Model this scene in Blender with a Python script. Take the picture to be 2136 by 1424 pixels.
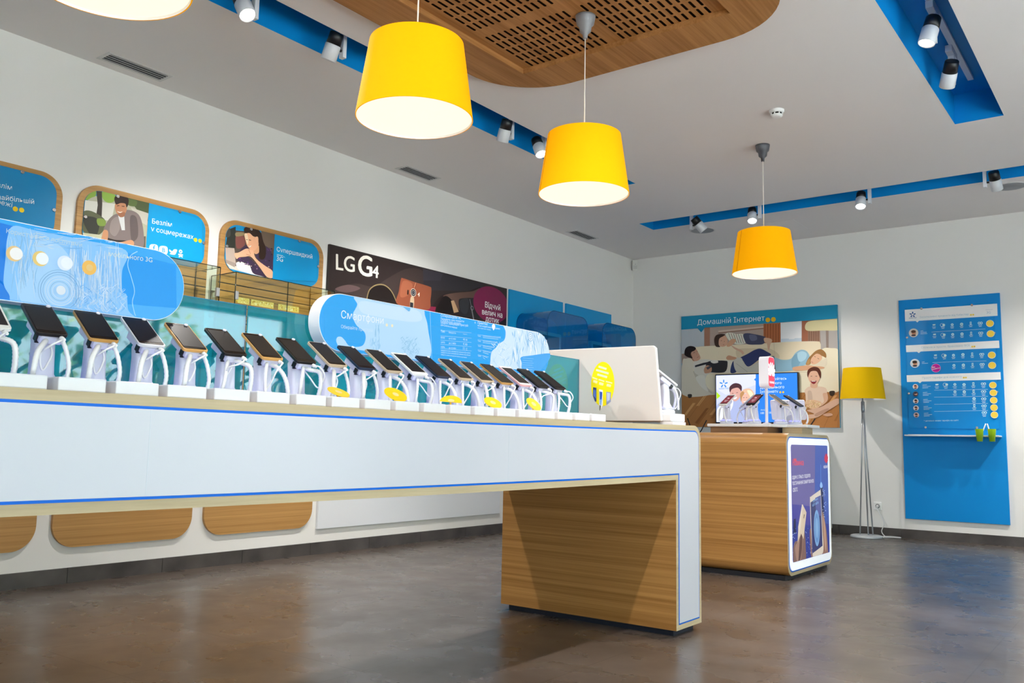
import bpy, math, random
from mathutils import Vector, Matrix
from mathutils.geometry import tessellate_polygon
random.seed(7)
SC = bpy.context.scene
COL = SC.collection
for _o in list(bpy.data.objects): bpy.data.objects.remove(_o, do_unlink=True)

# ------------------------------------------------------------ camera
F, YAW, PITCH, ROLL = 1814.15845, -0.64441361, 0.115501376, 0.0194257234
CAM = Vector((5.15659, 0.0, 0.86))
ZC, YB = 3.126, 9.3206          # ceiling height, back wall
_fw = Vector((math.sin(YAW)*math.cos(PITCH), math.cos(YAW)*math.cos(PITCH), math.sin(PITCH)))
_rt = Vector((math.cos(YAW), -math.sin(YAW), 0)); _up = _rt.cross(_fw)
CR = math.cos(ROLL)*_rt + math.sin(ROLL)*_up
CU = -math.sin(ROLL)*_rt + math.cos(ROLL)*_up
cd = bpy.data.cameras.new('camera'); cam = bpy.data.objects.new('camera', cd); COL.objects.link(cam)
cd.sensor_width = 36.0; cd.lens = F/2136*36.0; cd.clip_start = 0.05; cd.clip_end = 200
cam.matrix_world = Matrix(((CR.x, CU.x, -_fw.x, CAM.x), (CR.y, CU.y, -_fw.y, CAM.y), (CR.z, CU.z, -_fw.z, CAM.z), (0, 0, 0, 1)))
cd.dof.use_dof = False
SC.camera = cam
# ------------------------------------------------------------ world, sun, big lights, exposure
vs = SC.view_settings; vs.view_transform = 'Standard'; vs.look = 'None'; vs.exposure = 0.35; vs.gamma = 1.0; vs.use_curve_mapping = False
SC.display_settings.display_device = 'sRGB'
W = bpy.data.worlds.new('daylight'); SC.world = W; W.use_nodes = True
_bg = W.node_tree.nodes['Background']; _bg.inputs[0].default_value = (0.78, 0.89, 1.0, 1); _bg.inputs[1].default_value = 5.0
def lamp(name, kind, loc, target, energy, color, **kw):
    d = bpy.data.lights.new(name, kind); d.energy = energy; d.color = color
    for k, v in kw.items(): setattr(d, k, v)
    o = bpy.data.objects.new(name, d); COL.objects.link(o); o.location = loc
    o.rotation_euler = (Vector(target)-Vector(loc)).to_track_quat('-Z', 'Y').to_euler()
    return o
lamp('sun', 'SUN', (14, 3, 9), (8.5, 4.5, 0), 26.0, (1, 0.96, 0.93), angle=0.02)
# daylight portals filling the window openings (right wall and street side)
RX, FY = 8.2, -2.2
for nm, loc, tgt, sx, sy in (('window_portal', (RX+0.05, 2.3, 1.2), (0, 2.3, 1.2), 7.8, 2.0), ('street_portal', (6.65, FY-0.05, 1.2), (6.65, 5, 1.2), 2.5, 2.0)):
    o = lamp(nm, 'AREA', loc, tgt, 1, (1, 1, 1), shape='RECTANGLE', size=sx, size_y=sy); o.data.cycles.is_portal = True
SPOT_E = 75.0

# ------------------------------------------------------------ helpers
def ray(px, py): return (px-1068)*CR - (py-712)*CU + F*_fw
def onX(px, py, x): d = ray(px, py); return CAM + d*((x-CAM.x)/d.x)
def onY(px, py, y): d = ray(px, py); return CAM + d*((y-CAM.y)/d.y)
def onZ(px, py, z): d = ray(px, py); return CAM + d*((z-CAM.z)/d.z)
def lin(c):
    c = c/255.0
    return c/12.92 if c <= 0.04045 else ((c+0.055)/1.055)**2.4
def rgb(c):
    if isinstance(c, str):
        c = c.lstrip('#'); c = tuple(int(c[i:i+2], 16) for i in (0, 2, 4))
    return tuple(lin(v) for v in c)
_mats = {}
def M(c, rough=0.5, metal=0.0, emit=0.0, spec=0.5, gain=1.0, alpha=None, trans=0.0, bump=None):
    key = (str(c), rough, metal, emit, spec, gain, alpha, trans, bump)
    if key in _mats: return _mats[key]
    m = bpy.data.materials.new('mat_%03d' % len(_mats)); m.use_nodes = True
    b = m.node_tree.nodes['Principled BSDF']
    r = tuple(min(0.93, v*gain) for v in rgb(c))
    b.inputs['Base Color'].default_value = (*r, 1); b.inputs['Roughness'].default_value = rough
    b.inputs['Metallic'].default_value = metal; b.inputs['Specular IOR Level'].default_value = spec
    if emit:
        b.inputs['Emission Color'].default_value = (*rgb(c), 1); b.inputs['Emission Strength'].default_value = emit
    if trans: b.inputs['Transmission Weight'].default_value = trans
    if bump:
        nt = m.node_tree; n = nt.nodes.new('ShaderNodeTexNoise'); n.inputs['Scale'].default_value = bump[0]
        bp = nt.nodes.new('ShaderNodeBump'); bp.inputs['Strength'].default_value = bump[1]; bp.inputs['Distance'].default_value = 0.01
        nt.links.new(n.outputs['Fac'], bp.inputs['Height']); nt.links.new(bp.outputs['Normal'], b.inputs['Normal'])
        tc = nt.nodes.new('ShaderNodeTexCoord'); nt.links.new(tc.outputs['Object'], n.inputs['Vector'])
    _mats[key] = m; return m
def nodes(name):
    m = bpy.data.materials.new(name); m.use_nodes = True
    return m, m.node_tree, m.node_tree.nodes['Principled BSDF']
def wood(name, c0, c1, scale, rough=0.4, spec=0.4):
    m, nt, b = nodes(name); L = nt.links.new
    tc = nt.nodes.new('ShaderNodeTexCoord'); mp = nt.nodes.new('ShaderNodeMapping'); mp.inputs['Scale'].default_value = scale
    n = nt.nodes.new('ShaderNodeTexNoise'); n.inputs['Scale'].default_value = 1.0; n.inputs['Detail'].default_value = 5; n.inputs['Roughness'].default_value = 0.65
    n2 = nt.nodes.new('ShaderNodeTexNoise'); n2.inputs['Scale'].default_value = 0.22; n2.inputs['Detail'].default_value = 2
    mx = nt.nodes.new('ShaderNodeMath'); mx.operation = 'ADD'
    r = nt.nodes.new('ShaderNodeValToRGB'); r.color_ramp.elements[0].position = 0.75; r.color_ramp.elements[1].position = 1.25
    r.color_ramp.elements[0].position = 0.36; r.color_ramp.elements[1].position = 0.64
    ml = nt.nodes.new('ShaderNodeMath'); ml.operation = 'MULTIPLY'; ml.inputs[1].default_value = 0.5
    r.color_ramp.elements[0].color = (*rgb(c0), 1); r.color_ramp.elements[1].color = (*rgb(c1), 1)
    L(tc.outputs['Object'], mp.inputs['Vector']); L(mp.outputs[0], n.inputs['Vector']); L(mp.outputs[0], n2.inputs['Vector'])
    L(n.outputs['Fac'], mx.inputs[0]); L(n2.outputs['Fac'], mx.inputs[1]); L(mx.outputs[0], ml.inputs[0]); L(ml.outputs[0], r.inputs['Fac']); L(r.outputs[0], b.inputs['Base Color'])
    b.inputs['Roughness'].default_value = rough; b.inputs['Specular IOR Level'].default_value = spec
    return m
WOOD = wood('oak_veneer', (150, 103, 50), (190, 140, 78), (1.2, 1.2, 150))
WOODW = wood('oak_wall_panel', (168, 122, 66), (205, 158, 98), (1.2, 1.2, 140))
WOODC = wood('oak_ceiling', (152, 103, 56), (190, 138, 84), (70, 2.2, 70), 0.6, 0.2)
EDGE = wood('ply_edge', (172, 154, 122), (196, 179, 145), (3, 3, 60), 0.5, 0.3)
def glassy(name, tint, gloss=0.08, rough=0.02, dens=1.0, glow=None):
    """thin tinted acrylic: transparent tint + clear reflection"""
    m = bpy.data.materials.new(name); m.use_nodes = True; nt = m.node_tree; nt.nodes.clear(); L = nt.links.new
    out = nt.nodes.new('ShaderNodeOutputMaterial'); t = nt.nodes.new('ShaderNodeBsdfTransparent'); t.inputs[0].default_value = (*tint, 1)
    g = nt.nodes.new('ShaderNodeBsdfGlossy'); g.inputs['Roughness'].default_value = rough; g.inputs[0].default_value = (1, 1, 1, 1)
    fr = nt.nodes.new('ShaderNodeLayerWeight'); fr.inputs[0].default_value = 0.5
    pw = nt.nodes.new('ShaderNodeMath'); pw.operation = 'POWER'; pw.inputs[1].default_value = 5.0; L(fr.outputs['Facing'], pw.inputs[0])
    mu = nt.nodes.new('ShaderNodeMath'); mu.operation = 'MULTIPLY_ADD'; mu.inputs[1].default_value = 0.9; mu.inputs[2].default_value = gloss + 0.035
    mx = nt.nodes.new('ShaderNodeMixShader'); L(pw.outputs[0], mu.inputs[0]); L(mu.outputs[0], mx.inputs[0])
    base = t.outputs[0]
    if glow:
        d = nt.nodes.new('ShaderNodeBsdfDiffuse'); d.inputs[0].default_value = (*glow[0], 1)
        tl = nt.nodes.new('ShaderNodeBsdfTranslucent'); tl.inputs[0].default_value = (*glow[0], 1)
        ad = nt.nodes.new('ShaderNodeMixShader'); ad.inputs[0].default_value = 0.5; L(d.outputs[0], ad.inputs[1]); L(tl.outputs[0], ad.inputs[2])
        m2 = nt.nodes.new('ShaderNodeMixShader'); m2.inputs[0].default_value = glow[1]; L(base, m2.inputs[1]); L(ad.outputs[0], m2.inputs[2]); base = m2.outputs[0]
    L(base, mx.inputs[1]); L(g.outputs[0], mx.inputs[2]); L(mx.outputs[0], out.inputs[0])
    return m

class MB:
    def __init__(s): s.v = []; s.f = []; s.mi = []; s.sm = []; s.mats = []
    def mid(s, m):
        if m not in s.mats: s.mats.append(m)
        return s.mats.index(m)
    def face(s, idx, m, smooth=False): s.f.append(tuple(idx)); s.mi.append(s.mid(m)); s.sm.append(smooth)
    def add(s, pts):
        b = len(s.v); s.v += [Vector(p) for p in pts]; return b
    def quad(s, pts, m): b = s.add(pts); s.face(range(b, b+len(pts)), m)
    def box(s, a, c, m, mat=None):
        x0, y0, z0 = a; x1, y1, z1 = c
        P = [(x0,y0,z0),(x1,y0,z0),(x1,y1,z0),(x0,y1,z0),(x0,y0,z1),(x1,y0,z1),(x1,y1,z1),(x0,y1,z1)]
        if mat: P = [mat @ Vector(p) for p in P]
        b = s.add(P)
        for q in ((0,3,2,1),(4,5,6,7),(0,1,5,4),(1,2,6,5),(2,3,7,6),(3,0,4,7)): s.face([b+i for i in q], m)
    def rings(s, rings, m, cap0=True, cap1=True, smooth=True, closed=True, capm=None):
        n = len(rings[0]); bs = [s.add(r) for r in rings]
        for a, b in zip(bs[:-1], bs[1:]):
            for i in range(n if closed else n-1):
                j = (i+1) % n; s.face((a+i, a+j, b+j, b+i), m, smooth)
        if cap0: s.face([bs[0]+i for i in range(n)][::-1], capm or m)
        if cap1: s.face([bs[-1]+i for i in range(n)], capm or m)
    def tube(s, pts, r, m, n=8, closed=False):
        pts = [Vector(p) for p in pts]; rs = r if isinstance(r, (list, tuple)) else [r]*len(pts)
        R = []; prev = None
        for i, p in enumerate(pts):
            t = (pts[min(i+1, len(pts)-1)]-pts[max(i-1, 0)]).normalized()
            if prev is None: a = t.orthogonal().normalized()
            else:
                a = prev - t*prev.dot(t); a = a.normalized() if a.length > 1e-6 else t.orthogonal().normalized()
            prev = a; b = t.cross(a)
            R.append([p + rs[i]*(math.cos(2*math.pi*k/n)*a + math.sin(2*math.pi*k/n)*b) for k in range(n)])
        s.rings(R, m)
    def lathe(s, prof, m, c=(0, 0, 0), n=32, mat=None, cap0=True, cap1=True, smooth=True):
        R = []
        for r, z in prof:
            ring = [Vector((c[0]+r*math.cos(2*math.pi*k/n), c[1]+r*math.sin(2*math.pi*k/n), c[2]+z)) for k in range(n)]
            if mat: ring = [mat @ p for p in ring]
            R.append(ring)
        s.rings(R, m, cap0, cap1, smooth)
    def poly(s, pts, m, flip=None):
        pts = [Vector(p) for p in pts]; b = s.add(pts)
        for t in tessellate_polygon([pts]):
            s.face([b+i for i in t], m)
    def prism(s, pts, vec, m, capm=None, cap1m=None):
        """extrude polygon by vec; pts any winding"""
        pts = [Vector(p) for p in pts]; vec = Vector(vec); n = len(pts)
        nrm = Vector((0, 0, 0))
        for i in range(n):
            p, q = pts[i], pts[(i+1) % n]; nrm += p.cross(q)
        if nrm.dot(vec) < 0: pts = pts[::-1]
        b0 = s.add(pts); b1 = s.add([p+vec for p in pts])
        for i in range(n):
            j = (i+1) % n; s.face((b0+i, b0+j, b1+j, b1+i), m)
        for t in tessellate_polygon([pts]):
            t = list(t); a = (pts[t[1]]-pts[t[0]]).cross(pts[t[2]]-pts[t[0]])
            if a.dot(vec) < 0: t = t[::-1]
            s.face([b1+i for i in t], cap1m or capm or m); s.face([b0+i for i in t][::-1], capm or m)
    def build(s, name, parent=None, bevel=None, sag=None, autosmooth=False):
        off = Vector(parent.get('_o', (0, 0, 0))) if parent is not None else Vector((0, 0, 0))
        V = s.v
        if sag: V = [Vector((p.x, p.y, p.z+sag(p))) for p in V]
        me = bpy.data.meshes.new(name); me.from_pydata([tuple(p-off) for p in V], [], s.f)
        for m in s.mats: me.materials.append(m)
        for p, i, k in zip(me.polygons, s.mi, s.sm): p.material_index = i; p.use_smooth = k
        me.update()
        o = bpy.data.objects.new(name, me); COL.objects.link(o)
        if parent is not None: o.parent = parent; o['_o'] = tuple(off)
        else: o['_o'] = (0.0, 0.0, 0.0)
        if bevel:
            md = o.modifiers.new('soft_edges', 'BEVEL'); md.width = bevel; md.segments = 2; md.limit_method = 'ANGLE'; md.angle_limit = math.radians(50)
        return o
def tag(o, label, cat, group=None, kind=None):
    o['label'] = label; o['category'] = cat
    if group: o['group'] = group
    if kind: o['kind'] = kind
    return o
def thing(name, label, cat, loc=(0, 0, 0), group=None):
    o = bpy.data.objects.new(name, None); COL.objects.link(o); o.location = loc; o['_o'] = tuple(loc); o.empty_display_size = 0.05
    return tag(o, label, cat, group)
def struct(o): o['kind'] = 'structure'; return o
def kids(o): return [c for c in bpy.data.objects if c.parent == o]
def dup(root, loc, rz=0.0, label=None, scale=None, swap=None):
    def cp(o, par):
        c = o.copy(); COL.objects.link(c)
        if par is not None: c.parent = par
        for k in CH.get(o.name, ()): cp(k, c)
        return c
    r = cp(root, None); r.location = loc; r.rotation_euler = (0, 0, rz)
    if scale: r.scale = scale
    if label: r['label'] = label
    return r
CH = {}
def freeze(root):
    for k in kids(root): CH.setdefault(root.name, []).append(k); freeze(k)
def spline(pts, n=6):
    out = []; N = len(pts); P = [Vector((*p, 0)) for p in pts]
    for i in range(N):
        a, b, c, d = P[i-1], P[i], P[(i+1) % N], P[(i+2) % N]
        for k in range(n):
            t = k/n
            q = 0.5*((2*b)+(c-a)*t+(2*a-5*b+4*c-d)*t*t+(3*b-a-3*c+d)*t**3)
            out.append((q.x, q.y))
    return out
def path(pts, n=6):
    P = [Vector(p) for p in pts]; P = [2*P[0]-P[1]] + P + [2*P[-1]-P[-2]]; out = []
    for i in range(1, len(P)-2):
        a, b, c, d = P[i-1], P[i], P[i+1], P[i+2]
        for k in range(n):
            t = k/n; out.append(0.5*((2*b)+(c-a)*t+(2*a-5*b+4*c-d)*t*t+(3*b-a-3*c+d)*t**3))
    out.append(P[-2]); return out
def rrect(u0, v0, u1, v1, r, n=8, rs=None):
    rs = rs or (r, r, r, r); out = []     # corners: (u0,v0),(u1,v0),(u1,v1),(u0,v1)
    for (cu, cv, a0), r in zip(((u0, v0, 180), (u1, v0, 270), (u1, v1, 0), (u0, v1, 90)), rs):
        if r <= 0: out.append((cu, cv)); continue
        ou = cu + (r if cu == u0 else -r); ov = cv + (r if cv == v0 else -r)
        for k in range(n+1):
            a = math.radians(a0+90*k/n); out.append((ou+r*math.cos(a), ov+r*math.sin(a)))
    return out
class Plane:
    """flat face: axis 'X' (normal +x) or 'Y' (normal -y); art is laid on it in thin printed layers"""
    def __init__(s, ax, val): s.ax = ax; s.val = val; s.n = Vector((1, 0, 0)) if ax == 'X' else Vector((0, -1, 0)); s.r = Vector((0, 1, 0)) if ax == 'X' else Vector((1, 0, 0))
    def px(s, p): return onX(p[0], p[1], s.val) if s.ax == 'X' else onY(p[0], p[1], s.val)
    def uv(s, u, v): return Vector((s.val, u, v)) if s.ax == 'X' else Vector((u, s.val, v))
    def to_uv(s, p): return (p.y, p.z) if s.ax == 'X' else (p.x, p.z)
_fc = bpy.data.curves.new('lettering_source', 'FONT'); _fo = bpy.data.objects.new('lettering_source', _fc); COL.objects.link(_fo)
def glyphs(body, weight=0.0, seg=4):
    """outline the letters, then fill each solid contour with its own counters cut out"""
    _fc.body = body; _fc.size = 1.0
    bpy.context.view_layer.update(); dg = bpy.context.evaluated_depsgraph_get()
    cu = _fo.evaluated_get(dg).to_curve(dg); loops = []
    for sp in cu.splines:
        bp = sp.bezier_points; pts = []
        for a, b in zip(bp, list(bp[1:])+[bp[0]]):
            p0, p1, p2, p3 = a.co, a.handle_right, b.handle_left, b.co
            straight = (p1-p0).cross(p3-p0).length < 1e-5 and (p2-p0).cross(p3-p0).length < 1e-5
            for k in range(1 if straight else seg):
                t = k/seg; q = (1-t)**3*p0+3*(1-t)**2*t*p1+3*(1-t)*t*t*p2+t**3*p3
                if not pts or (Vector((q.x, q.y, 0))-pts[-1]).length > 1e-5: pts.append(Vector((q.x, q.y, 0)))
        if len(pts) > 2 and (pts[0]-pts[-1]).length < 1e-5: pts.pop()
        if len(pts) > 2: loops.append(pts)
    def area(p): return 0.5*sum(p[k-1].x*p[k].y-p[k].x*p[k-1].y for k in range(len(p)))
    def inside(q, p):
        c = False
        for k in range(len(p)):
            a, b = p[k-1], p[k]
            if (a.y > q.y) != (b.y > q.y) and q.x < (b.x-a.x)*(q.y-a.y)/(b.y-a.y)+a.x: c = not c
        return c
    if not loops: return [], []
    A = [area(p) for p in loops]; V, Fs = [], []
    up = [[m for m in range(len(loops)) if m != k and A[m]*A[k] < 0 and abs(A[m]) > abs(A[k]) and inside(loops[k][0], loops[m])] for k in range(len(loops))]
    for k, p in enumerate(loops):
        if up[k]: continue
        holes = [loops[m] for m in range(len(loops)) if k in up[m]]
        base = len(V); e = Vector((0, 0, 0.1*(k % 4))); V += [q+e for q in p]
        for h in holes: V += [q+e for q in h]
        Fs += [tuple(base+i for i in t) for t in tessellate_polygon([p]+holes)]
    if weight:
        n = len(V); dx = weight*1.6; V = V + [v+Vector((dx, 0, 0.5)) for v in V] + [v+Vector((dx*0.5, dx*0.5, 1.0)) for v in V[:n]]
        Fs = Fs + [tuple(n+k for k in f) for f in Fs] + [tuple(2*n+k for k in f) for f in Fs]
    return V, Fs
class Art:
    STEP = 0.00006
    def __init__(s, plane, T=(0, 0, 1), gain=1.35, emit=0.0, rough=0.35, clip=None):
        s.p = plane; s.T = T; s.k = 1; s.mb = MB(); s.gain = gain; s.emit = emit; s.rough = rough; s.clip = clip
    def mat(s, c): return M(c, s.rough, emit=s.emit, gain=(0.2 if s.emit else s.gain), spec=0.3)
    def P(s, q): return s.p.px((s.T[0]+q[0]/s.T[2], s.T[1]+q[1]/s.T[2]))
    def lift(s, pts):
        d = s.p.n*(s.STEP*s.k); s.k += 1
        if s.clip:
            u0, v0, u1, v1 = s.clip; cc = []
            for p in pts:
                u, v = s.p.to_uv(p); u = min(max(u, u0), u1); v = min(max(v, v0), v1); cc.append(s.p.uv(u, v))
            pts = cc
        return [p+d for p in pts]
    def orient(s, pts):
        nrm = Vector((0, 0, 0))
        for i in range(len(pts)): nrm += pts[i].cross(pts[(i+1) % len(pts)])
        return pts if nrm.dot(s.p.n) > 0 else pts[::-1]
    def put(s, pts, c):
        pts = s.lift(s.orient(pts)); b = s.mb.add(pts); m = s.mat(c)
        for t in tessellate_polygon([pts]):
            t = list(t)
            if (pts[t[1]]-pts[t[0]]).cross(pts[t[2]]-pts[t[0]]).dot(s.p.n) < 0: t = t[::-1]
            s.mb.face([b+i for i in t], m)
    def g(s, c, *pts): s.put([s.P(q) for q in pts], c)
    def s_(s, c, *pts): s.put([s.P(q) for q in spline(pts)], c)
    def uvp(s, c, pts): s.put([s.p.uv(*q) for q in pts], c)
    def disc(s, c, q, r, n=24, ry=None):
        u, v = s.p.to_uv(s.P(q)); ry = ry or r
        s.uvp(c, [(u+r*math.cos(2*math.pi*k/n), v+ry*math.sin(2*math.pi*k/n)) for k in range(n)])
    def ring(s, c, q, r0, r1, n=20):
        u, v = s.p.to_uv(s.P(q)); m = s.mat(c); d = s.p.n*(s.STEP*s.k); s.k += 1
        for k in range(n):
            a, b2 = 2*math.pi*k/n, 2*math.pi*(k+1)/n
            s.mb.quad([s.p.uv(u+r*math.cos(t), v+r*math.sin(t))+d for r, t in ((r0, a), (r1, a), (r1, b2), (r0, b2))], m)
    def line(s, c, a, b, w):
        A = s.P(a); B = s.P(b); t = (B-A).normalized(); n = s.p.n.cross(t)*(w/2)
        s.put([A-n, B-n, B+n, A+n], c)
    def text(s, c, body, a, b, weight=0.0, hs=1.0, shear=0.0):
        """baseline from a to b (crop pixels)"""
        V, Fs = glyphs(body, weight)
        if not V: return
        A = s.P(a); B = s.P(b); x0 = min(v.x for v in V); x1 = max(v.x for v in V); k = (B-A).length/max(1e-6, x1-x0)
        t = (B-A).normalized(); up = s.p.n.cross(t); d = s.p.n*(s.STEP*s.k); s.k += 1
        bi = s.mb.add([A + t*(v.x-x0)*k + up*v.y*k*hs + d + s.p.n*(v.z*4e-5) for v in V]); m = s.mat(c)
        for f in Fs:
            p = [s.mb.v[bi+i] for i in f]; f = list(f)
            if len(p) > 2 and (p[1]-p[0]).cross(p[2]-p[0]).dot(s.p.n) < 0: f = f[::-1]
            s.mb.face([bi+i for i in f], m)
    def build(s, name, parent): return s.mb.build(name, parent)

# ------------------------------------------------------------ setting
WALLM = M('#EEECE8', 0.75, spec=0.25); CEILM = M('#EDE8E6', 0.85, spec=0.15)
BLUE = M('#008CD6', 0.5, spec=0.2)
def floor_mat():
    m, nt, b = nodes('floor_tiles'); L = nt.links.new; N = nt.nodes.new
    tc = N('ShaderNodeTexCoord'); mp = N('ShaderNodeMapping'); mp.inputs['Location'].default_value = (-0.3, -0.57, 0); L(tc.outputs['Object'], mp.inputs[0])
    br = N('ShaderNodeTexBrick'); br.offset = 0; br.inputs['Scale'].default_value = 1; br.inputs['Mortar Size'].default_value = 0.0035; br.inputs['Mortar Smooth'].default_value = 0.2
    br.inputs['Brick Width'].default_value = 0.6; br.inputs['Row Height'].default_value = 0.6; br.inputs['Bias'].default_value = 0
    br.inputs['Color1'].default_value = (0.4, 0.4, 0.4, 1); br.inputs['Color2'].default_value = (0.62, 0.62, 0.62, 1); br.inputs['Mortar'].default_value = (0.5, 0.5, 0.5, 1)
    L(mp.outputs[0], br.inputs['Vector'])
    n = N('ShaderNodeTexNoise'); n.inputs['Scale'].default_value = 2.2; n.inputs['Detail'].default_value = 4; n.inputs['Roughness'].default_value = 0.5; L(tc.outputs['Object'], n.inputs['Vector'])
    n2 = N('ShaderNodeTexNoise'); n2.inputs['Scale'].default_value = 5; n2.inputs['Detail'].default_value = 3; L(tc.outputs['Object'], n2.inputs['Vector'])
    r = N('ShaderNodeValToRGB'); r.color_ramp.elements[0].position = 0.33; r.color_ramp.elements[1].position = 0.68
    r.color_ramp.elements[0].color = (*rgb((74, 64, 57)), 1); r.color_ramp.elements[1].color = (*rgb((98, 88, 81)), 1); L(n.outputs['Fac'], r.inputs['Fac'])
    mx = N('ShaderNodeMix'); mx.data_type = 'RGBA'; mx.blend_type = 'OVERLAY'; mx.inputs['Factor'].default_value = 0.35
    L(r.outputs[0], mx.inputs['A']); L(br.outputs['Color'], mx.inputs['B'])
    m2 = N('ShaderNodeMix'); m2.data_type = 'RGBA'; m2.inputs['B'].default_value = (*rgb((66, 58, 52)), 1)
    f2 = N('ShaderNodeMath'); f2.operation = 'MULTIPLY'; f2.inputs[1].default_value = 0.75; L(br.outputs['Fac'], f2.inputs[0]); L(f2.outputs[0], m2.inputs['Factor']); L(mx.outputs['Result'], m2.inputs['A'])
    L(m2.outputs['Result'], b.inputs['Base Color'])
    mr = N('ShaderNodeMapRange'); mr.inputs['From Min'].default_value = 0.3; mr.inputs['From Max'].default_value = 0.7; mr.inputs['To Min'].default_value = 0.24; mr.inputs['To Max'].default_value = 0.34
    L(n2.outputs['Fac'], mr.inputs['Value']); L(mr.outputs[0], b.inputs['Roughness']); b.inputs['Specular IOR Level'].default_value = 0.55
    bp = N('ShaderNodeBump'); bp.inputs['Strength'].default_value = 0.0; bp.inputs['Distance'].default_value = 0.001; L(n2.outputs['Fac'], bp.inputs['Height']); L(bp.outputs[0], b.inputs['Normal'])
    return m
mb = MB(); mb.box((-0.2, FY-0.2, -0.1), (RX+0.2, YB+0.2, 0), floor_mat()); struct(mb.build('floor'))
mb = MB(); mb.box((-0.2, FY-0.2, 0), (0, YB+0.2, ZC), WALLM); struct(mb.build('wall_left'))
mb = MB(); mb.box((0, YB, 0), (RX+0.2, YB+0.2, ZC), WALLM); struct(mb.build('wall_back'))
def window_wall(name, wname, axis, at, a0, a1, o0, o1, z0, z1, thick, n):
    mb = MB(); g = MB(); fr = M('#3A3D42', 0.4, 0.3)
    def B(m_, u0, u1, w0, w1, mat, d0=0, d1=None):
        d1 = thick if d1 is None else d1
        if axis == 'X': m_.box((at+d0, u0, w0), (at+d1, u1, w1), mat)
        else: m_.box((u0, at-d1, w0), (u1, at-d0, w1), mat)
    if o0 > a0: B(mb, a0, o0, 0, ZC, WALLM)
    if o1 < a1: B(mb, o1, a1, 0, ZC, WALLM)
    B(mb, o0, o1, 0, z0, WALLM); B(mb, o0, o1, z1, ZC, WALLM)
    struct(mb.build(name))
    t = (o1-o0)/n; m3 = MB()
    for k in range(n+1):
        u = o0+t*k; B(m3, u-0.025, u+0.025, z0, z1, fr, 0.06, 0.12)
    B(m3, o0, o1, z0, z0+0.05, fr, 0.06, 0.12); B(m3, o0, o1, z1-0.05, z1, fr, 0.06, 0.12)
    w = struct(m3.build(wname))
    for k in range(n):
        g = MB(); B(g, o0+t*k+0.025, o0+t*(k+1)-0.025, z0+0.05, z1-0.05, CLEAR, 0.088, 0.092); g.build('pane', w)
CLEAR = glassy('window_glass', (0.96, 0.985, 0.97), 0.0)
window_wall('wall_right', 'window_1', 'X', RX, FY, YB, -1.6, 6.2, 0.2, 2.2, 0.2, 5)
window_wall('wall_front', 'window_2', 'Y', FY, 0, RX, 5.4, 7.9, 0.2, 2.2, 0.2, 2)
# ceiling with three light troughs cut into it
T1 = (1.265, FY-0.1, 1.56, 6.535); T2 = (4.09, FY-0.1, 4.39, 6.52); T3 = (0.918, 7.785, 6.6, 8.095)
xs = sorted({-0.2, RX+0.2, T1[0], T1[2], T2[0], T2[2], T3[0], T3[2]}); ys = sorted({FY-0.2, YB+0.2, T1[1], T1[3], T2[3], T3[1], T3[3]})
mb = MB(); TH = 0.21
for i in range(len(xs)-1):
    for j in range(len(ys)-1):
        cx, cy = (xs[i]+xs[i+1])/2, (ys[j]+ys[j+1])/2
        if any(t[0] < cx < t[2] and t[1] < cy < t[3] for t in (T1, T2, T3)): continue
        mb.quad([(xs[i], ys[j], ZC), (xs[i], ys[j+1], ZC), (xs[i+1], ys[j+1], ZC), (xs[i+1], ys[j], ZC)], CEILM)
mb.box((-0.2, FY-0.2, ZC+0.3), (RX+0.2, YB+0.2, ZC+0.35), CEILM)
struct(mb.build('ceiling'))
for n, (x0, y0, x1, y1) in enumerate((T1, T2, T3)):
    mb = MB(); z0, z1 = ZC, ZC+TH
    mb.quad([(x0, y0, z1), (x1, y0, z1), (x1, y1, z1), (x0, y1, z1)][::-1], BLUE)
    for a, b in (((x0, y0), (x0, y1)), ((x0, y1), (x1, y1)), ((x1, y1), (x1, y0)), ((x1, y0), (x0, y0))):
        mb.quad([(*a, z0), (*b, z0), (*b, z1), (*a, z1)], BLUE)
    struct(mb.build('trim_%d' % (n+1)))
# skirting
def skirt_mat(ax):
    m, nt, b = nodes('skirting_tile_'+ax); L = nt.links.new; N = nt.nodes.new
    tc = N('ShaderNodeTexCoord'); n = N('ShaderNodeTexNoise'); n.inputs['Scale'].default_value = 5; n.inputs['Detail'].default_value = 6; L(tc.outputs['Object'], n.inputs['Vector'])
    r = N('ShaderNodeValToRGB'); r.color_ramp.elements[0].position = 0.3; r.color_ramp.elements[1].position = 0.7
    r.color_ramp.elements[0].color = (*rgb((62, 58, 57)), 1); r.color_ramp.elements[1].color = (*rgb((92, 87, 84)), 1); L(n.outputs['Fac'], r.inputs['Fac']); L(r.outputs[0], b.inputs['Base Color'])
    b.inputs['Roughness'].default_value = 0.4; return m
sk = skirt_mat('a')
mb = MB()
y = FY
while y < YB: mb.box((0, y+0.0015, 0), (0.012, min(YB, y+0.6)-0.0015, 0.088), sk); y += 0.6
struct(mb.build('baseboard_left'))
mb = MB(); x = 0.013
while x < RX: mb.box((x+0.0015, YB-0.012, 0), (min(RX, x+0.6)-0.0015, YB, 0.088), sk); x += 0.6
struct(mb.build('baseboard_back'))

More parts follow.
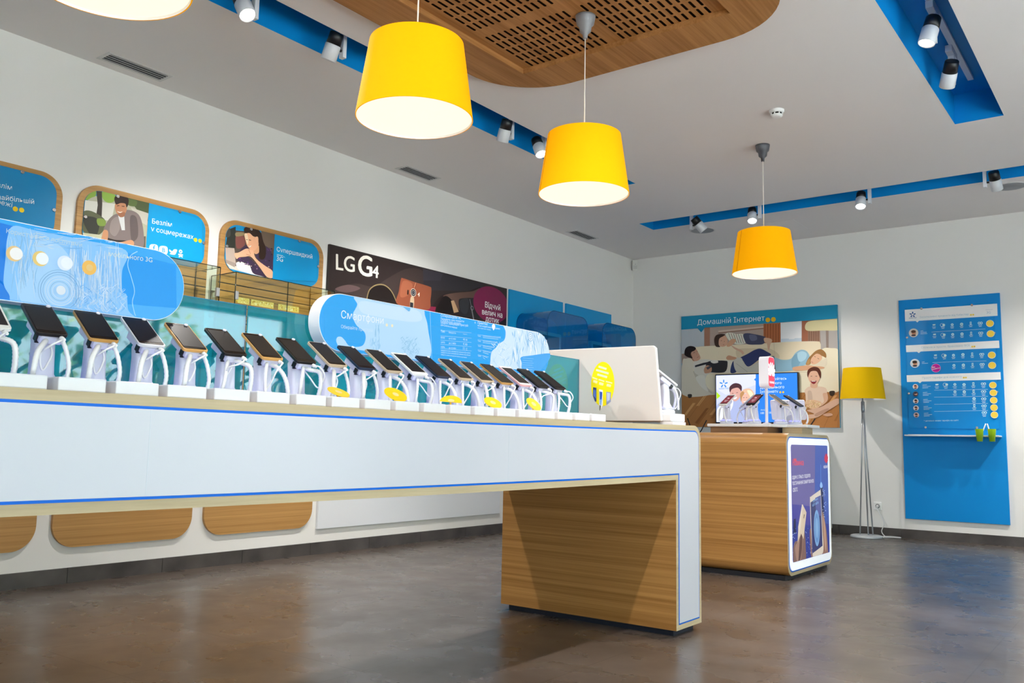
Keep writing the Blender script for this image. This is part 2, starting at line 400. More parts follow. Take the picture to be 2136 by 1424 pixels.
# ------------------------------------------------------------ ceiling things
WHITE = M('#F2F2F0', 0.45); WGLOSS = M('#E0E1E4', 0.28); BLACK = M('#151517', 0.4); CHROME = M('#C9CACC', 0.25, 1.0); GREYP = M('#8A8B90', 0.4); SILVER = M('#B9BCC0', 0.35, 0.6)
t = thing('ceiling_panel', 'rounded oak veneer ceiling panel with rows of dark slots', 'ceiling panel', (2.82, 2.3, ZC))
mb = MB(); zb = 3.08; oy0 = 0.35
out = rrect(1.875, oy0, 3.77, 4.335, 0.45, 12); inn = [(2.15, 0.62), (3.47, 0.62), (3.47, 4.062), (2.15, 4.062)]
n = len(out)
b0 = mb.add([(u, v, ZC) for u, v in out]); b1 = mb.add([(u, v, zb) for u, v in out])
for i in range(n): mb.face((b0+i, b1+i, b1+(i+1) % n, b0+(i+1) % n), WOODC)
po = [Vector((u, v, zb)) for u, v in out]; pi = [Vector((u, v, zb)) for u, v in inn]
bb = mb.add(po+pi)
for tri in tessellate_polygon([po, pi]): mb.face([bb+i for i in tri], WOODC)
for i in range(4):
    a, b = inn[i], inn[(i+1) % 4]; mb.quad([(*a, zb), (*b, zb), (*b, 3.112), (*a, 3.112)], WOODC)
mb.build('rim', t)
mb = MB(); mb.box((2.15, 0.62, 3.112), (3.47, 4.062, 3.1259), WOODC)
SLOT = M('#17110C', 0.9, spec=0.0)  # flat pieces in place of open slots; the holes' inner shade is in this colour
for bx in (2.224, 2.851):
    y = 3.603
    while y > 0.6:
        for r_ in range(5):
            for c_ in range(13):
                x = bx+0.0429*c_; yy = y+0.0945*r_
                mb.prism([(x-0.0075+u, yy+v, 3.1119) for u, v in rrect(0, 0, 0.015, 0.076, 0.007, 3)], (0, 0, -0.0004), SLOT)
        y -= 0.545
mb.build('slotted_infill', t)

YEL = None
def shade_mat(name, base, glow, gain=0.9):
    m, nt, b = nodes(name); L = nt.links.new; N = nt.nodes.new
    b.inputs['Base Color'].default_value = (*[v*gain for v in rgb(base)], 1); b.inputs['Roughness'].default_value = 0.85; b.inputs['Specular IOR Level'].default_value = 0.1
    tc = N('ShaderNodeTexCoord'); w = N('ShaderNodeTexNoise'); mp = N('ShaderNodeMapping'); mp.inputs['Scale'].default_value = (30, 30, 500); L(tc.outputs['Object'], mp.inputs[0]); L(mp.outputs[0], w.inputs['Vector']); w.inputs['Scale'].default_value = 1
    bp = N('ShaderNodeBump'); bp.inputs['Strength'].default_value = 0.15; bp.inputs['Distance'].default_value = 0.002; L(w.outputs['Fac'], bp.inputs['Height']); L(bp.outputs[0], b.inputs['Normal'])
    if glow: b.inputs['Emission Color'].default_value = (*rgb(base), 1); b.inputs['Emission Strength'].default_value = glow
    return m
SHADE = shade_mat('pendant_shade_fabric', '#FFAC00', 0.42, 0.75); SHADE_OFF = shade_mat('floor_lamp_fabric', '#FFCB0C', 0.0)
DIFF = M('#FFEBC8', 0.6, emit=1.02, gain=0.4); SEAM = M('#C98E00', 0.9)
def pendant(x, y, label, zc=ZC, rosecol='#8B8C90', seam=2.2):
    t = thing('pendant_lamp', label, 'pendant lamp', (x, y, zc), 'yellow drum pendant lamps')
    zb, zt, rb, rtp = 2.14, 2.455, 0.235, 0.190
    mb = MB(); mb.lathe([(rb, zb), (rtp, zt)], SHADE, (x, y, 0), 64, cap0=False, cap1=False)
    mb.lathe([(rtp-0.004, zt-0.004), (rb-0.004, zb)][::-1], WHITE, (x, y, 0), 64, cap0=False, cap1=False)
    mb.lathe([(rb, zb), (rb-0.004, zb)], SHADE, (x, y, 0), 64, cap0=False, cap1=False); mb.lathe([(rtp, zt), (0.02, zt+0.001)], SHADE, (x, y, 0), 64, cap0=False, cap1=False)
    mb.build('lamp_shade', t)
    mb = MB(); mb.tube([(x+(rb+.0008)*math.cos(seam), y+(rb+.0008)*math.sin(seam), zb+0.004), (x+(rtp+.0008)*math.cos(seam), y+(rtp+.0008)*math.sin(seam), zt-0.003)], 0.0018, SEAM, 6); mb.build('seam', t)
    mb = MB(); mb.lathe([(0.0, zb+0.008), (rb-0.006, zb+0.008)], DIFF, (x, y, 0), 48, cap0=False, cap1=False); mb.build('diffuser', t)
    mb = MB(); mb.tube([(x, y, zt), (x, y, zc-0.1)], 0.0032, M('#EFE9DC', 0.5), 8); mb.build('cord', t)
    mb = MB(); mb.lathe([(0.012, -0.125), (0.014, -0.1), (0.03, -0.085), (0.034, -0.055), (0.046, -0.045), (0.052, -0.012), (0.054, 0)], M(rosecol, 0.35), (x, y, zc-0.001), 32); mb.build('ceiling_rose', t)
pendant(2.81, 1.165, 'yellow drum pendant lamp cut by the upper left corner, nearest the camera', 3.11)
pendant(2.81, 2.443, 'yellow drum pendant lamp second from the camera, largest one shown whole', 3.11, seam=3.55)
pendant(2.81, 3.715, 'yellow drum pendant lamp hung from the far edge of the slotted oak panel', 3.11, seam=4.05)
pendant(2.83, 6.2, 'yellow drum pendant lamp farthest off, hung from the plain white ceiling', ZC, '#55565C', seam=4.1)

def vent(y0, y1, label):
    t = thing('air_vent', label, 'vent', (0.16, (y0+y1)/2, ZC), 'slotted ceiling vents along the left wall')
    z = ZC-0.004; x0, x1 = 0.105, 0.215; gm = M('#D6D4D2', 0.6)
    mb = MB()
    for a, b in (((x0-0.02, y0-0.02, z), (x0, y1+0.02, ZC)), ((x1, y0-0.02, z), (x1+0.02, y1+0.02, ZC)), ((x0, y0-0.02, z), (x1, y0, ZC)), ((x0, y1, z), (x1, y1+0.02, ZC))): mb.box(a, b, gm)
    mb.build('frame', t)
    mb = MB(); mb.box((x0, y0, ZC-0.0012), (x1, y1, ZC-0.0002), M('#1E1F24', 0.9)); mb.build('backing', t)
    mb = MB()
    for k in range(4):
        x = x0+(x1-x0)*(k+0.5)/4; mb.box((x-0.0035, y0, z), (x+0.0035, y1, ZC-0.0013), M('#A9A8AA', 0.6))
    mb.build('slat', t)
vent(2.52, 2.90, 'long slotted air vent in ceiling under the cropped lamp, nearest the camera')
vent(5.08, 5.46, 'slotted air vent in ceiling beside the wall, middle of the three')
vent(7.69, 8.10, 'slotted air vent in ceiling near the far corner')

t = thing('smoke_detector', 'round white smoke detector on the plain ceiling', 'smoke detector', (3.162, 5.584, ZC))
mb = MB(); mb.lathe([(0.05, 0), (0.05, -0.012), (0.044, -0.02), (0.042, -0.022)], WHITE, (3.162, 5.584, ZC), 32); mb.build('base', t)
mb = MB(); mb.lathe([(0.036, -0.022), (0.036, -0.034)], BLACK, (3.162, 5.584, ZC), 32); mb.build('sensing_gap', t)
mb = MB(); mb.lathe([(0.04, -0.034), (0.036, -0.046), (0.02, -0.05), (0.0, -0.05)], WHITE, (3.162, 5.584, ZC), 32)
for k in range(8):
    a = 2*math.pi*k/8; mb.box((-0.002, -0.004, -0.036), (0.004, 0.004, -0.02), WHITE, Matrix.Translation((3.162, 5.584, ZC)) @ Matrix.Rotation(a, 4, 'Z') @ Matrix.Translation((0.038, 0, 0)))
mb.build('cap', t)
for x, y, lb in ((1.345, 8.383, 'round grey ceiling speaker left of the far light trough'), (4.2, 8.349, 'round grey ceiling speaker at the right end of far trough')):
    t = thing('ceiling_speaker', lb, 'speaker', (x, y, ZC), 'round ceiling speakers')
    mb = MB(); mb.lathe([(0.135, 0), (0.133, -0.004), (0.118, -0.005)], M('#D8D6D4', 0.6), (x, y, ZC), 40, cap0=False, cap1=False); mb.build('ring', t)
    mb = MB(); mb.lathe([(0.118, -0.005), (0.0, -0.006)], M('#9FA2A6', 0.7, bump=(600, 0.6)), (x, y, ZC), 40, cap0=False, cap1=False); mb.build('grille', t)
mb = MB(); gm = CEILM
mb.box((1.93, 8.45, ZC-0.0022), (2.29, 8.88, ZC-0.0002), gm)
tag(mb.build('access_hatch', bevel=0.001), 'flat white access hatch in ceiling behind the farthest pendant', 'hatch')
t = thing('motion_sensor', 'small white motion sensor high in the corner of the walls', 'motion sensor', (0.05, YB-0.05, 3.0))
mb = MB(); R = Matrix.Translation((0.045, YB-0.045, 3.045)) @ Matrix.Rotation(math.radians(45), 4, 'Z')
mb.box((-0.034, -0.026, -0.062), (0.034, 0.026, 0.062), M('#D9D8D2', 0.4), R); mb.build('housing', t, bevel=0.008)
mb = MB(); mb.box((-0.024, -0.0275, -0.052), (0.024, -0.0255, -0.005), M('#C9C8C4', 0.3), R); mb.box((-0.003, -0.028, 0.006), (0.003, -0.026, 0.012), BLACK, R); mb.build('lens', t)

# track spotlights -------------------------------------------------
LENS = M('#FFFFFF', 0.3, emit=6.0); LENS_OFF = M('#B9BABC', 0.15)
def spot(x, y, aim, label, lit=True, along='y', energy=None, cone=60, side=1, z=3.125):
    t = thing('track_spotlight', label, 'spotlight', (x, y, ZC+TH), 'white track spotlights in the blue ceiling troughs')
    piv = Vector((x, y, z)); d = (Vector(aim)-piv).normalized()
    q = d.to_track_quat('Z', 'Y').to_matrix().to_4x4(); R = Matrix.Translation(piv) @ q
    mb = MB(); mb.lathe([(0.042, -0.005), (0.045, 0.0), (0.045, 0.085), (0.042, 0.088), (0.040, 0.075)], WGLOSS, n=28, mat=R, cap1=False); mb.build('lamp_head', t)
    mb = MB(); mb.lathe([(0.036, -0.075), (0.040, -0.07), (0.0425, -0.005)], BLACK, n=28, mat=R); mb.build('heat_sink', t)
    mb = MB(); mb.lathe([(0.040, 0.076), (0.0, 0.078)], LENS if lit else LENS_OFF, n=28, mat=R, cap0=False, cap1=False); mb.build('lens', t)
    mb = MB(); dx, dy = (0.0, 0.075*side) if along == 'y' else (0.075*side, 0.0)
    hx, hy = (0.018, 0.013) if along == 'y' else (0.013, 0.018)
    bx, by = (0.02, 0.085) if along == 'y' else (0.085, 0.02)
    mb.box((x+dx-hx, y+dy-hy, z-0.05), (x+dx+hx, y+dy+hy, ZC+TH-0.06), WGLOSS); mb.build('bracket_arm', t, bevel=0.002)
    mb = MB(); mb.box((x+dx-bx, y+dy-by, ZC+TH-0.062), (x+dx+bx, y+dy+by, ZC+TH-0.02), WGLOSS); mb.build('driver_box', t, bevel=0.003)
    mb = MB(); mb.tube([piv+Vector((0, 0, -0.01)), (x+dx, y+dy, z-0.01)], 0.008, BLACK, 10); mb.build('pivot', t)
    if energy:
        L_ = lamp('spot_beam', 'SPOT', piv+d*0.095, aim, energy*SPOT_E, (1, 0.955, 0.90), spot_size=math.radians(cone), spot_blend=0.8, shadow_soft_size=0.035); L_.parent = None
def track(a, b, label):
    mb = MB(); mb.box(a, b, M('#E6E7E8', 0.4)); tag(mb.build('light_track', bevel=0.002), label, 'light track', 'white light tracks in the ceiling troughs')
track((1.392, FY, ZC+TH-0.022), (1.428, 6.3, ZC+TH-0.001), 'white light track along the left blue ceiling trough')
track((4.222, FY, ZC+TH-0.022), (4.258, 6.25, ZC+TH-0.001), 'white light track in the right blue ceiling trough')
track((1.1, 7.922, ZC+TH-0.022), (6.5, 7.958, ZC+TH-0.001), 'white light track in the far blue ceiling trough')
spot(1.42, 2.58, (3.4, 2.6, 0.0), 'lit track spotlight at the top edge of photo, left trough', energy=1.0, cone=85, z=3.10)
spot(1.45, 3.17, (0.0, 3.2, 0.1), 'unlit looking track spotlight left of second pendant, facing the wall posters', energy=1.7, cone=95, z=3.10)
spot(1.45, 4.80, (0.0, 5.4, 0.1), 'track spotlight right of second pendant, facing the dark poster', energy=2.0, cone=95, z=3.10)
spot(1.45, 5.22, (3.0, 4.6, 0.0), 'track spotlight half hidden behind the third pendant shade', energy=0.8, cone=80, z=3.10)
spot(1.45, 0.9, (3.0, 3.3, 0.4), 'added left trough track spotlight, unseen beyond the upper edge', energy=1.2, cone=90, z=3.10)  # unseen extra spot, added to light the counter end and leg from the front
spot(4.24, 0.7, (2.9, 3.5, 0.4), 'right trough track spotlight beyond the upper edge, first one', energy=1.2, cone=90, z=3.10)
spot(4.24, 2.4, (3.2, 4.2, 0.3), 'right trough track spotlight beyond the upper edge, second one', energy=1.2, cone=90, z=3.10)
spot(1.50, 7.95, (2.95, 9.3, 0.75), 'track spotlight at left end of the far trough, turned away', energy=1.3, cone=58, along='x', side=-1, z=3.08)
spot(2.08, 7.90, (2.7, 6.3, 0.0), 'lit track spotlight in far trough beside the last pendant cord', energy=0.9, cone=75, along='x', side=1, z=3.08)
spot(3.08, 7.92, (3.3, 6.4, 0.0), 'lit track spotlight in far trough above the floor lamp', energy=0.8, cone=80, along='x', side=1, z=3.08)
spot(4.14, 7.93, (4.3, 9.3, 1.0), 'track spotlight at the right of far trough beside the round speaker', energy=0.5, cone=60, along='x', side=-1, z=3.08)
spot(5.3, 7.93, (4.75, 9.3, 1.3), 'far trough track spotlight beyond the right edge', energy=2.6, cone=52, along='x', side=-1, z=3.08)
spot(4.24, 4.98, (3.5, 4.3, 0.0), 'lit track spotlight high in the right trough', energy=2.4, cone=80, z=3.15)
spot(4.22, 5.62, (3.3, 7.4, 1.0), 'track spotlight turned away, lower one in right trough', lit=False, energy=None, z=3.14)

# ------------------------------------------------------------ left wall: oak display boards, posters, glass cases
CASEG = glassy('case_glass', (0.93, 0.97, 0.93), 0.02); GEDGE = M('#16241F', 0.2)
def oak_board(y0, y1, label):
    t = thing('display_board', label, 'display board', (0, (y0+y1)/2, 0.21), 'rounded oak display boards on the left wall')
    mb = MB(); o = rrect(y0, 0.205, y1, 2.368, 0.135, 12)
    mb.prism([(0.0005, u, v) for u, v in o], (0.021, 0, 0), WOODW); mb.build('panel', t)
    gm = M('#2A2622', 0.6)
    mb = MB()
    for k in range(9):
        z = 1.965-0.053*k; mb.box((0.0217, y0+0.002, z-0.0035), (0.0224, y1-0.002, z+0.0035), gm)
    mb.build('groove', t)
    return t
oak_board(1.485, 2.398, 'rounded oak display board cut by the left edge of photo')
oak_board(2.488, 3.385, 'rounded oak display board carrying the poster of a man in a park')
oak_board(3.475, 4.392, 'rounded oak display board carrying the poster of a woman at a laptop')
def poster(y0, y1, z0, z1, r, label, rs=None, col='#0089C4'):
    t = thing('poster', label, 'poster', (0.022, (y0+y1)/2, z0), 'rounded posters on the oak boards')
    mb = MB(); mb.prism([(0.0215, u, v) for u, v in rrect(y0, z0, y1, z1, r, 10)], (0.006, 0, 0), M(col, 0.3, gain=1.0)); mb.build('sheet', t)
    for y, z in ((y0+0.2, z1-0.008), (y1-0.2, z1-0.008), (y0+0.01, (z0+z1)/2), (y1-0.01, (z0+z1)/2)):
        R = Matrix.Translation((0.0275, y, z)) @ Matrix.Rotation(math.radians(90), 4, 'Y'); mb = MB(); mb.lathe([(0.011, 0), (0.011, 0.006), (0.009, 0.008)], CHROME, n=16, mat=R); mb.build('standoff', t)
    return t, Plane('X', 0.0277)
PB = '#0A93CE'
def clipped(art, y0, y1, z0, z1, r):
    """keep printed layers inside the rounded sheet"""
    def f(y, z):
        for cy, cz, sy, sz in ((y0+r, z0+r, -1, -1), (y1-r, z0+r, 1, -1), (y1-r, z1-r, 1, 1), (y0+r, z1-r, -1, 1)):
            dy, dz = y-cy, z-cz
            if dy*sy > 0 and dz*sz > 0:
                l = math.hypot(dy, dz)
                if l > r: return cy+dy/l*r, cz+dz/l*r
        return min(max(y, y0), y1), min(max(z, z0), z1)
    for p in art.mb.v: p.y, p.z = f(p.y, p.z)
# poster 1 (text only)
t, pl = poster(1.525, 2.36, 1.97, 2.34, 0.1, 'blue poster with three lines of white text and two yellow dots')
a = Art(pl, (0, 320, 4)); a.text('#D6ECF5', 'Безлім', (-95, 262), (98, 306), 0.0); a.text('#D6ECF5', 'у найбільшій', (-75, 374), (285, 422)); a.text('#D6ECF5', 'мережі', (-110, 396), (100, 450))
a.build('lettering', t)
for q in ((128, 463), (181, 472)): a = Art(pl, (0, 320, 4)); a.disc('#F5B416', q, 0.014); a.build('yellow_dot', t)
# poster 2 (man in the park)
Y0, Y1, Z0, Z1 = 2.525, 3.352, 1.975, 2.335
t, pl = poster(Y0, Y1, Z0, Z1, 0.1, 'poster of a smiling man in a grey shirt with four white icons', col=PB)
a = Art(pl, (0, 320, 4), gain=1.2)
a.g('#A6A58F', (660, 270), (1246, 400), (1212, 850), (650, 730))
a.g('#C9C7BE', (690, 380), (960, 420), (930, 560), (670, 540)); a.s_('#7FA03E', (700, 300), (790, 300), (800, 350), (760, 370), (720, 390), (700, 350)); a.s_('#86A944', (850, 320), (960, 345), (950, 400), (900, 410), (860, 380))
a.s_('#4A5536', (980, 330), (1246, 400), (1240, 560), (1170, 520), (1120, 440), (1040, 420)); a.s_('#566839', (1060, 380), (1140, 395), (1130, 440), (1070, 430)); a.g('#B9B4A8', (1090, 450), (1240, 500), (1225, 600), (1150, 560))
a.g('#37322B', (800, 300), (850, 312), (853, 420), (845, 600), (790, 600), (815, 430)); a.s_('#55583F', (680, 500), (760, 480), (880, 560), (850, 660), (760, 690), (690, 640)); a.s_('#34352E', (690, 540), (780, 530), (830, 580), (800, 690), (740, 660)); a.s_('#79913F', (810, 545), (870, 550), (880, 600), (820, 600))
a.g('#B8B79B', (660, 660), (850, 680), (830, 770), (650, 735)); a.g('#5A5850', (1110, 700), (1215, 690), (1212, 850), (1100, 800))
a.s_('#2F2B2A', (880, 700), (960, 705), (1090, 720), (1060, 760), (900, 745)); a.s_('#7A6D6B', (990, 498), (1060, 470), (1140, 495), (1180, 560), (1200, 690), (1190, 780), (1100, 780), (1060, 730), (960, 720), (890, 695), (862, 640), (900, 560), (945, 515))
a.s_('#5F5453', (1090, 520), (1140, 540), (1150, 690), (1100, 730), (1085, 620)); a.s_('#8C7F7C', (930, 560), (985, 530), (1000, 620), (960, 690), (915, 650)); a.g('#C8C8C8', (985, 520), (1035, 510), (1042, 640), (1015, 640))
a.s_('#C08A66', (865, 640), (900, 650), (895, 730), (870, 750), (838, 745), (850, 690)); a.s_('#C58F6B', (830, 745), (880, 738), (1000, 740), (1095, 722), (1118, 755), (1085, 785), (980, 785), (890, 762))
a.s_('#B57D5C', (958, 430), (985, 410), (1045, 420), (1058, 460), (1040, 505), (1000, 520), (968, 490)); a.s_('#9A6448', (985, 500), (1040, 490), (1035, 525), (1000, 530)); a.s_('#2E201A', (955, 395), (962, 358), (1020, 346), (1068, 375), (1070, 420), (1055, 450), (1045, 420), (1005, 414), (970, 425)); a.line('#3A241C', (975, 437), (995, 435), 0.004); a.line('#3A241C', (1015, 440), (1038, 442), 0.004); a.s_('#E8DAD0', (975, 482), (1000, 488), (1022, 485), (1000, 496))
a.g(PB, (1245, 395), (1760, 480), (1760, 960), (1212, 860))
a.text('#E4F2F8', 'Безлім', (1268, 583), (1432, 613)); a.text('#E4F2F8', 'у соцмережах', (1258, 645), (1612, 716))
for q in ((1630, 721), (1668, 729)): a.disc('#F5B416', q, 0.0135)
W_ = '#EEF5F8'
for (x, y), ch in (((1281, 792), 'f'), ((1362, 806), 'B')):
    a.s_(W_, (x-29, y-30), (x+30, y-26), (x+29, y+32), (x-30, y+26)); a.text(PB, ch, (x-9, y+20) if ch == 'f' else (x-11, y+16), (x+12, y+24) if ch == 'f' else (x+13, y+20), 0.02)
a.s_(W_, (1412, 800), (1435, 815), (1450, 800), (1475, 803), (1470, 825), (1455, 845), (1415, 838), (1425, 828), (1412, 815))
a.disc(W_, (1506, 818), 0.0125); a.disc(PB, (1506, 818), 0.005); a.line(W_, (1486, 840), (1524, 847), 0.007); a.line(W_, (1490, 863), (1524, 845), 0.007); a.line(W_, (1488, 842), (1522, 866), 0.007)
clipped(a, Y0, Y1, Z0, Z1, 0.1); a.build('printed_picture', t)
# poster 3 (woman at a laptop)
Y0, Y1, Z0, Z1 = 3.513, 4.345, 2.0, 2.335
t, pl = poster(Y0, Y1, Z0, Z1, 0.1, 'poster of a woman in a plaid shirt beside white text on blue', col=PB)
a = Art(pl, (450, 440, 8.9), gain=1.2)
a.g('#5A4C43', (80, 200), (1096, 400), (1046, 1270), (80, 1150)); a.g('#33352F', (130, 240), (372, 290), (362, 720), (110, 660)); a.s_('#4A4A45', (180, 330), (260, 320), (270, 460), (190, 480)); a.s_('#7E4B45', (375, 470), (470, 440), (540, 520), (530, 640), (420, 700), (375, 640)); a.s_('#8F7D5C', (375, 400), (520, 400), (520, 450), (380, 470)); a.g('#6B5A4C', (840, 360), (1090, 410), (1080, 720), (900, 640))
a.g('#CFC7BE', (95, 990), (450, 1050), (1046, 1270), (200, 1150)); a.g('#B4A296', (132, 665), (346, 690), (372, 960), (352, 1045), (100, 1005)); a.g('#9A8A80', (112, 900), (362, 965), (352, 1045), (100, 1005)); a.s_('#EADFD8', (380, 960), (480, 940), (580, 970), (660, 1040), (720, 1180), (480, 1110), (400, 1060))
a.s_('#3F3046', (450, 760), (480, 690), (570, 630), (610, 680), (560, 740)); a.s_('#43344C', (740, 800), (880, 650), (980, 690), (1050, 800), (1062, 900), (1050, 1140), (960, 1050), (830, 960)); a.s_('#40324A', (380, 900), (560, 840), (640, 880), (720, 960), (830, 1080), (940, 1225), (840, 1205), (690, 1150), (620, 990), (500, 950))
random.seed(3)
for k in range(46):
    if k % 2: x, y = random.uniform(820, 1045), random.uniform(690, 1080)
    else:
        u = random.random(); x, y = 400+430*u+random.uniform(-20, 40), 905+190*u+random.uniform(-45, 20)
    a.g(random.choice(('#8E7E86', '#6D3C7C', '#2B2433', '#B9A59E', '#58386A')), (x-12, y-10), (x+13, y-6), (x+11, y+13), (x-13, y+9))
a.s_('#D7A07A', (700, 700), (790, 640), (800, 760), (740, 800), (690, 760)); a.s_('#DFA682', (525, 430), (600, 400), (700, 450), (790, 520), (790, 620), (750, 700), (690, 745), (640, 720), (575, 640), (545, 540)); a.s_('#F0C9A8', (530, 440), (570, 420), (600, 520), (590, 620), (560, 560))
a.s_('#35261F', (520, 330), (580, 288), (690, 305), (790, 355), (840, 420), (875, 560), (925, 690), (915, 850), (860, 900), (800, 860), (800, 700), (790, 600), (770, 500), (690, 470), (620, 410), (540, 410)); a.s_('#E3AB88', (730, 490), (775, 480), (785, 550), (750, 580)); a.line('#37241E', (560, 530), (585, 535), 0.004); a.line('#37241E', (610, 535), (650, 545), 0.0045); a.s_('#F3E7E0', (590, 640), (620, 655), (655, 640), (630, 672))
a.s_('#E2AE8C', (340, 790), (420, 770), (540, 705), (600, 700), (640, 720), (690, 745), (740, 880), (900, 1010), (1042, 1110), (1045, 1240), (940, 1220), (800, 1030), (690, 890), (620, 840), (540, 850), (430, 860), (380, 890)); a.line('#B97F60', (600, 710), (640, 800), 0.004); a.line('#B97F60', (560, 800), (640, 830), 0.004)
a.g(PB, (1096, 395), (1990, 560), (1990, 1420), (1046, 1270)); a.text('#E4F2F8', 'Супершвидкий', (1125, 745), (1785, 888)); a.text('#E4F2F8', '3G', (1122, 920), (1240, 945)); a.g(W_, (1130, 806), (1240, 828), (1238, 838), (1130, 816)); a.g('#7CC6E6', (1240, 828), (1290, 870), (1250, 858))
clipped(a, Y0, Y1, Z0, Z1, 0.1); a.build('printed_picture', t)

def glass_case(y0, y1, z0, z1, d, label, nsplit=True):
    t = thing('glass_case', label, 'display case', (0.024, (y0+y1)/2, z0), 'glass display cases on the oak boards')
    x0, x1, th = 0.027, d, 0.006
    mb = MB(); mb.box((x0, y0, z1-th), (x1, y1, z1), CASEG); mb.build('top_pane', t)
    mb = MB(); mb.box((x0, y0, z0), (x1, y1, z0+th), CASEG); mb.build('bottom_pane', t)
    for y in (y0, y1-th): mb = MB(); mb.box((x0, y, z0+th), (x1, y+th, z1-th), CASEG); mb.build('side_pane', t)
    ym = (y0+y1)/2 if nsplit else None
    for a_, b_ in ((y0+th, ym-0.001), (ym+0.001, y1-th)): mb = MB(); mb.box((x1-th, a_, z0+th), (x1, b_, z1-th), CASEG); mb.build('door', t)
    mb = MB(); r = 0.0028
    for p, q in (((x0, y0, z1), (x1, y0, z1)), ((x1, y0, z1), (x1, y1, z1)), ((x1, y1, z1), (x0, y1, z1)), ((x1, y0, z0), (x1, y0, z1)), ((x1, y1, z0), (x1, y1, z1)), ((x0, y0, z0), (x0, y0, z1)), ((x1, y0, z0), (x1, y1, z0)), ((x1, ym, z0), (x1, ym, z1)), ((x0, y0, z0), (x1, y0, z0)), ((x0, y1, z0), (x0, y1, z1))):
        mb.tube([p, q], r, GEDGE, 6)
    mb.build('edge', t)
    for y in (y0+0.012, y1-0.012):
        mb = MB(); mb.box((x1-0.012, y-0.012, z0+0.10), (x1+0.008, y+0.012, z0+0.155), SILVER); mb.build('hinge', t, bevel=0.002)
    mb = MB(); mb.box((x0+0.01, y0+0.012, z0+0.13), (x1-0.012, y1-0.012, z0+0.134), CASEG); mb.build('shelf', t)
    return t
glass_case(2.45, 3.30, 1.66, 1.952, 0.30, 'glass display case under the poster of the man')
glass_case(3.42, 4.275, 1.66, 1.942, 0.30, 'glass display case with golden stickers under the woman poster')
t = thing('golden_sticker_strip', 'golden and white sticker strip inside the glass case under the woman poster', 'stickers', (0.28, 3.7, 1.72), None)
cols = ('#E8C84A', '#F4E7B0', '#D9B23A', '#F7F2DC', '#C99B28')
for a_, b_ in ((3.44, 3.56), (3.575, 3.76), (3.80, 3.98)):
    mb = MB(); mb.box((0.262, a_, 1.745), (0.2655, b_, 1.785), M('#E9D27A', 0.4))
    for k in range(int((b_-a_)*220)):
        y = random.uniform(a_+0.006, b_-0.006); z = random.uniform(1.75, 1.78); s = random.uniform(0.002, 0.006); mb.box((0.2656, y-s, z-s*0.8), (0.2658+k*0.00001, y+s, z+s*0.8), M(random.choice(cols), 0.4))
    mb.build('strip', t)

# large dark phone poster and its white board
t = thing('wall_board', 'white wall board below the dark phone poster', 'wall board', (0, 5.6, 0.186))
mb = MB(); mb.box((0.0005, 4.45, 0.186), (0.022, 6.69, 2.0), M('#E6E9EE', 0.35)); mb.build('panel', t, bevel=0.002)
t = thing('poster', 'dark wide poster with a brown leather backed phone and burgundy circle', 'poster', (0, 5.6, 1.6))
mb = MB(); mb.box((0.0005, 4.448, 2.001), (0.0235, 6.732, 2.366), M('#241C1B', 0.4)); mb.box((0.0226, 4.448, 1.72), (0.0235, 6.732, 2.001), M('#241C1B', 0.4)); mb.build('panel', t)
a = Art(Plane('X', 0.0238), (534, 320, 4), gain=1.2)
a.g('#2C2322', (620, 765), (2075, 1135), (2075, 1500), (600, 1300)); a.s_('#3B302E', (660, 1130), (830, 1085), (980, 1110), (1100, 1040), (1260, 960), (1390, 980), (1390, 1100), (1200, 1250), (700, 1250)); a.g('#2E2B30', (1392, 960), (1900, 1090), (1880, 1150), (1400, 1140)); a.g('#35323A', (1392, 960), (1560, 1000), (1540, 1060), (1396, 1060)); a.s_('#5E4A4A', (660, 1130), (770, 1095), (870, 1125), (760, 1160)); a.s_('#1C1514', (930, 1200), (960, 1125), (1030, 1100), (1100, 1120), (1150, 1180), (1180, 1260), (1000, 1240))
prev = None
for q in spline(((925, 1215), (945, 1140), (1000, 1098), (1070, 1098), (1130, 1150), (1172, 1240), (1130, 1150), (1070, 1098), (1000, 1098), (945, 1140)), 5)[:26]:
    if prev: a.line('#8C7A55', prev, q, 0.010)
    prev = q
a.s_('#241A19', (1480, 1300), (1540, 1190), (1620, 1165), (1760, 1150), (1880, 1120), (1890, 1260), (1720, 1360)); a.s_('#5D453C', (1560, 1190), (1640, 1165), (1800, 1150), (1870, 1130), (1850, 1250), (1700, 1310), (1640, 1230)); a.s_('#161010', (1510, 1320), (1545, 1215), (1590, 1190), (1640, 1240), (1650, 1330)); a.g('#A98868', (1625, 1230), (1650, 1225), (1690, 1320), (1650, 1330)); a.g('#7C1C3C', (1380, 1270), (1500, 1280), (1490, 1330), (1370, 1310))
a.s_('#8A4B34', (1208, 1048), (1230, 1042), (1320, 1072), (1440, 1108), (1462, 1130), (1455, 1220), (1440, 1300), (1300, 1285), (1172, 1250), (1190, 1150)); a.s_('#9C5A40', (1225, 1065), (1300, 1085), (1290, 1160), (1230, 1200), (1200, 1180)); a.line('#C08A68', (1332, 1078), (1318, 1120), 0.006); a.line('#6A3626', (1340, 1080), (1326, 1125), 0.004)
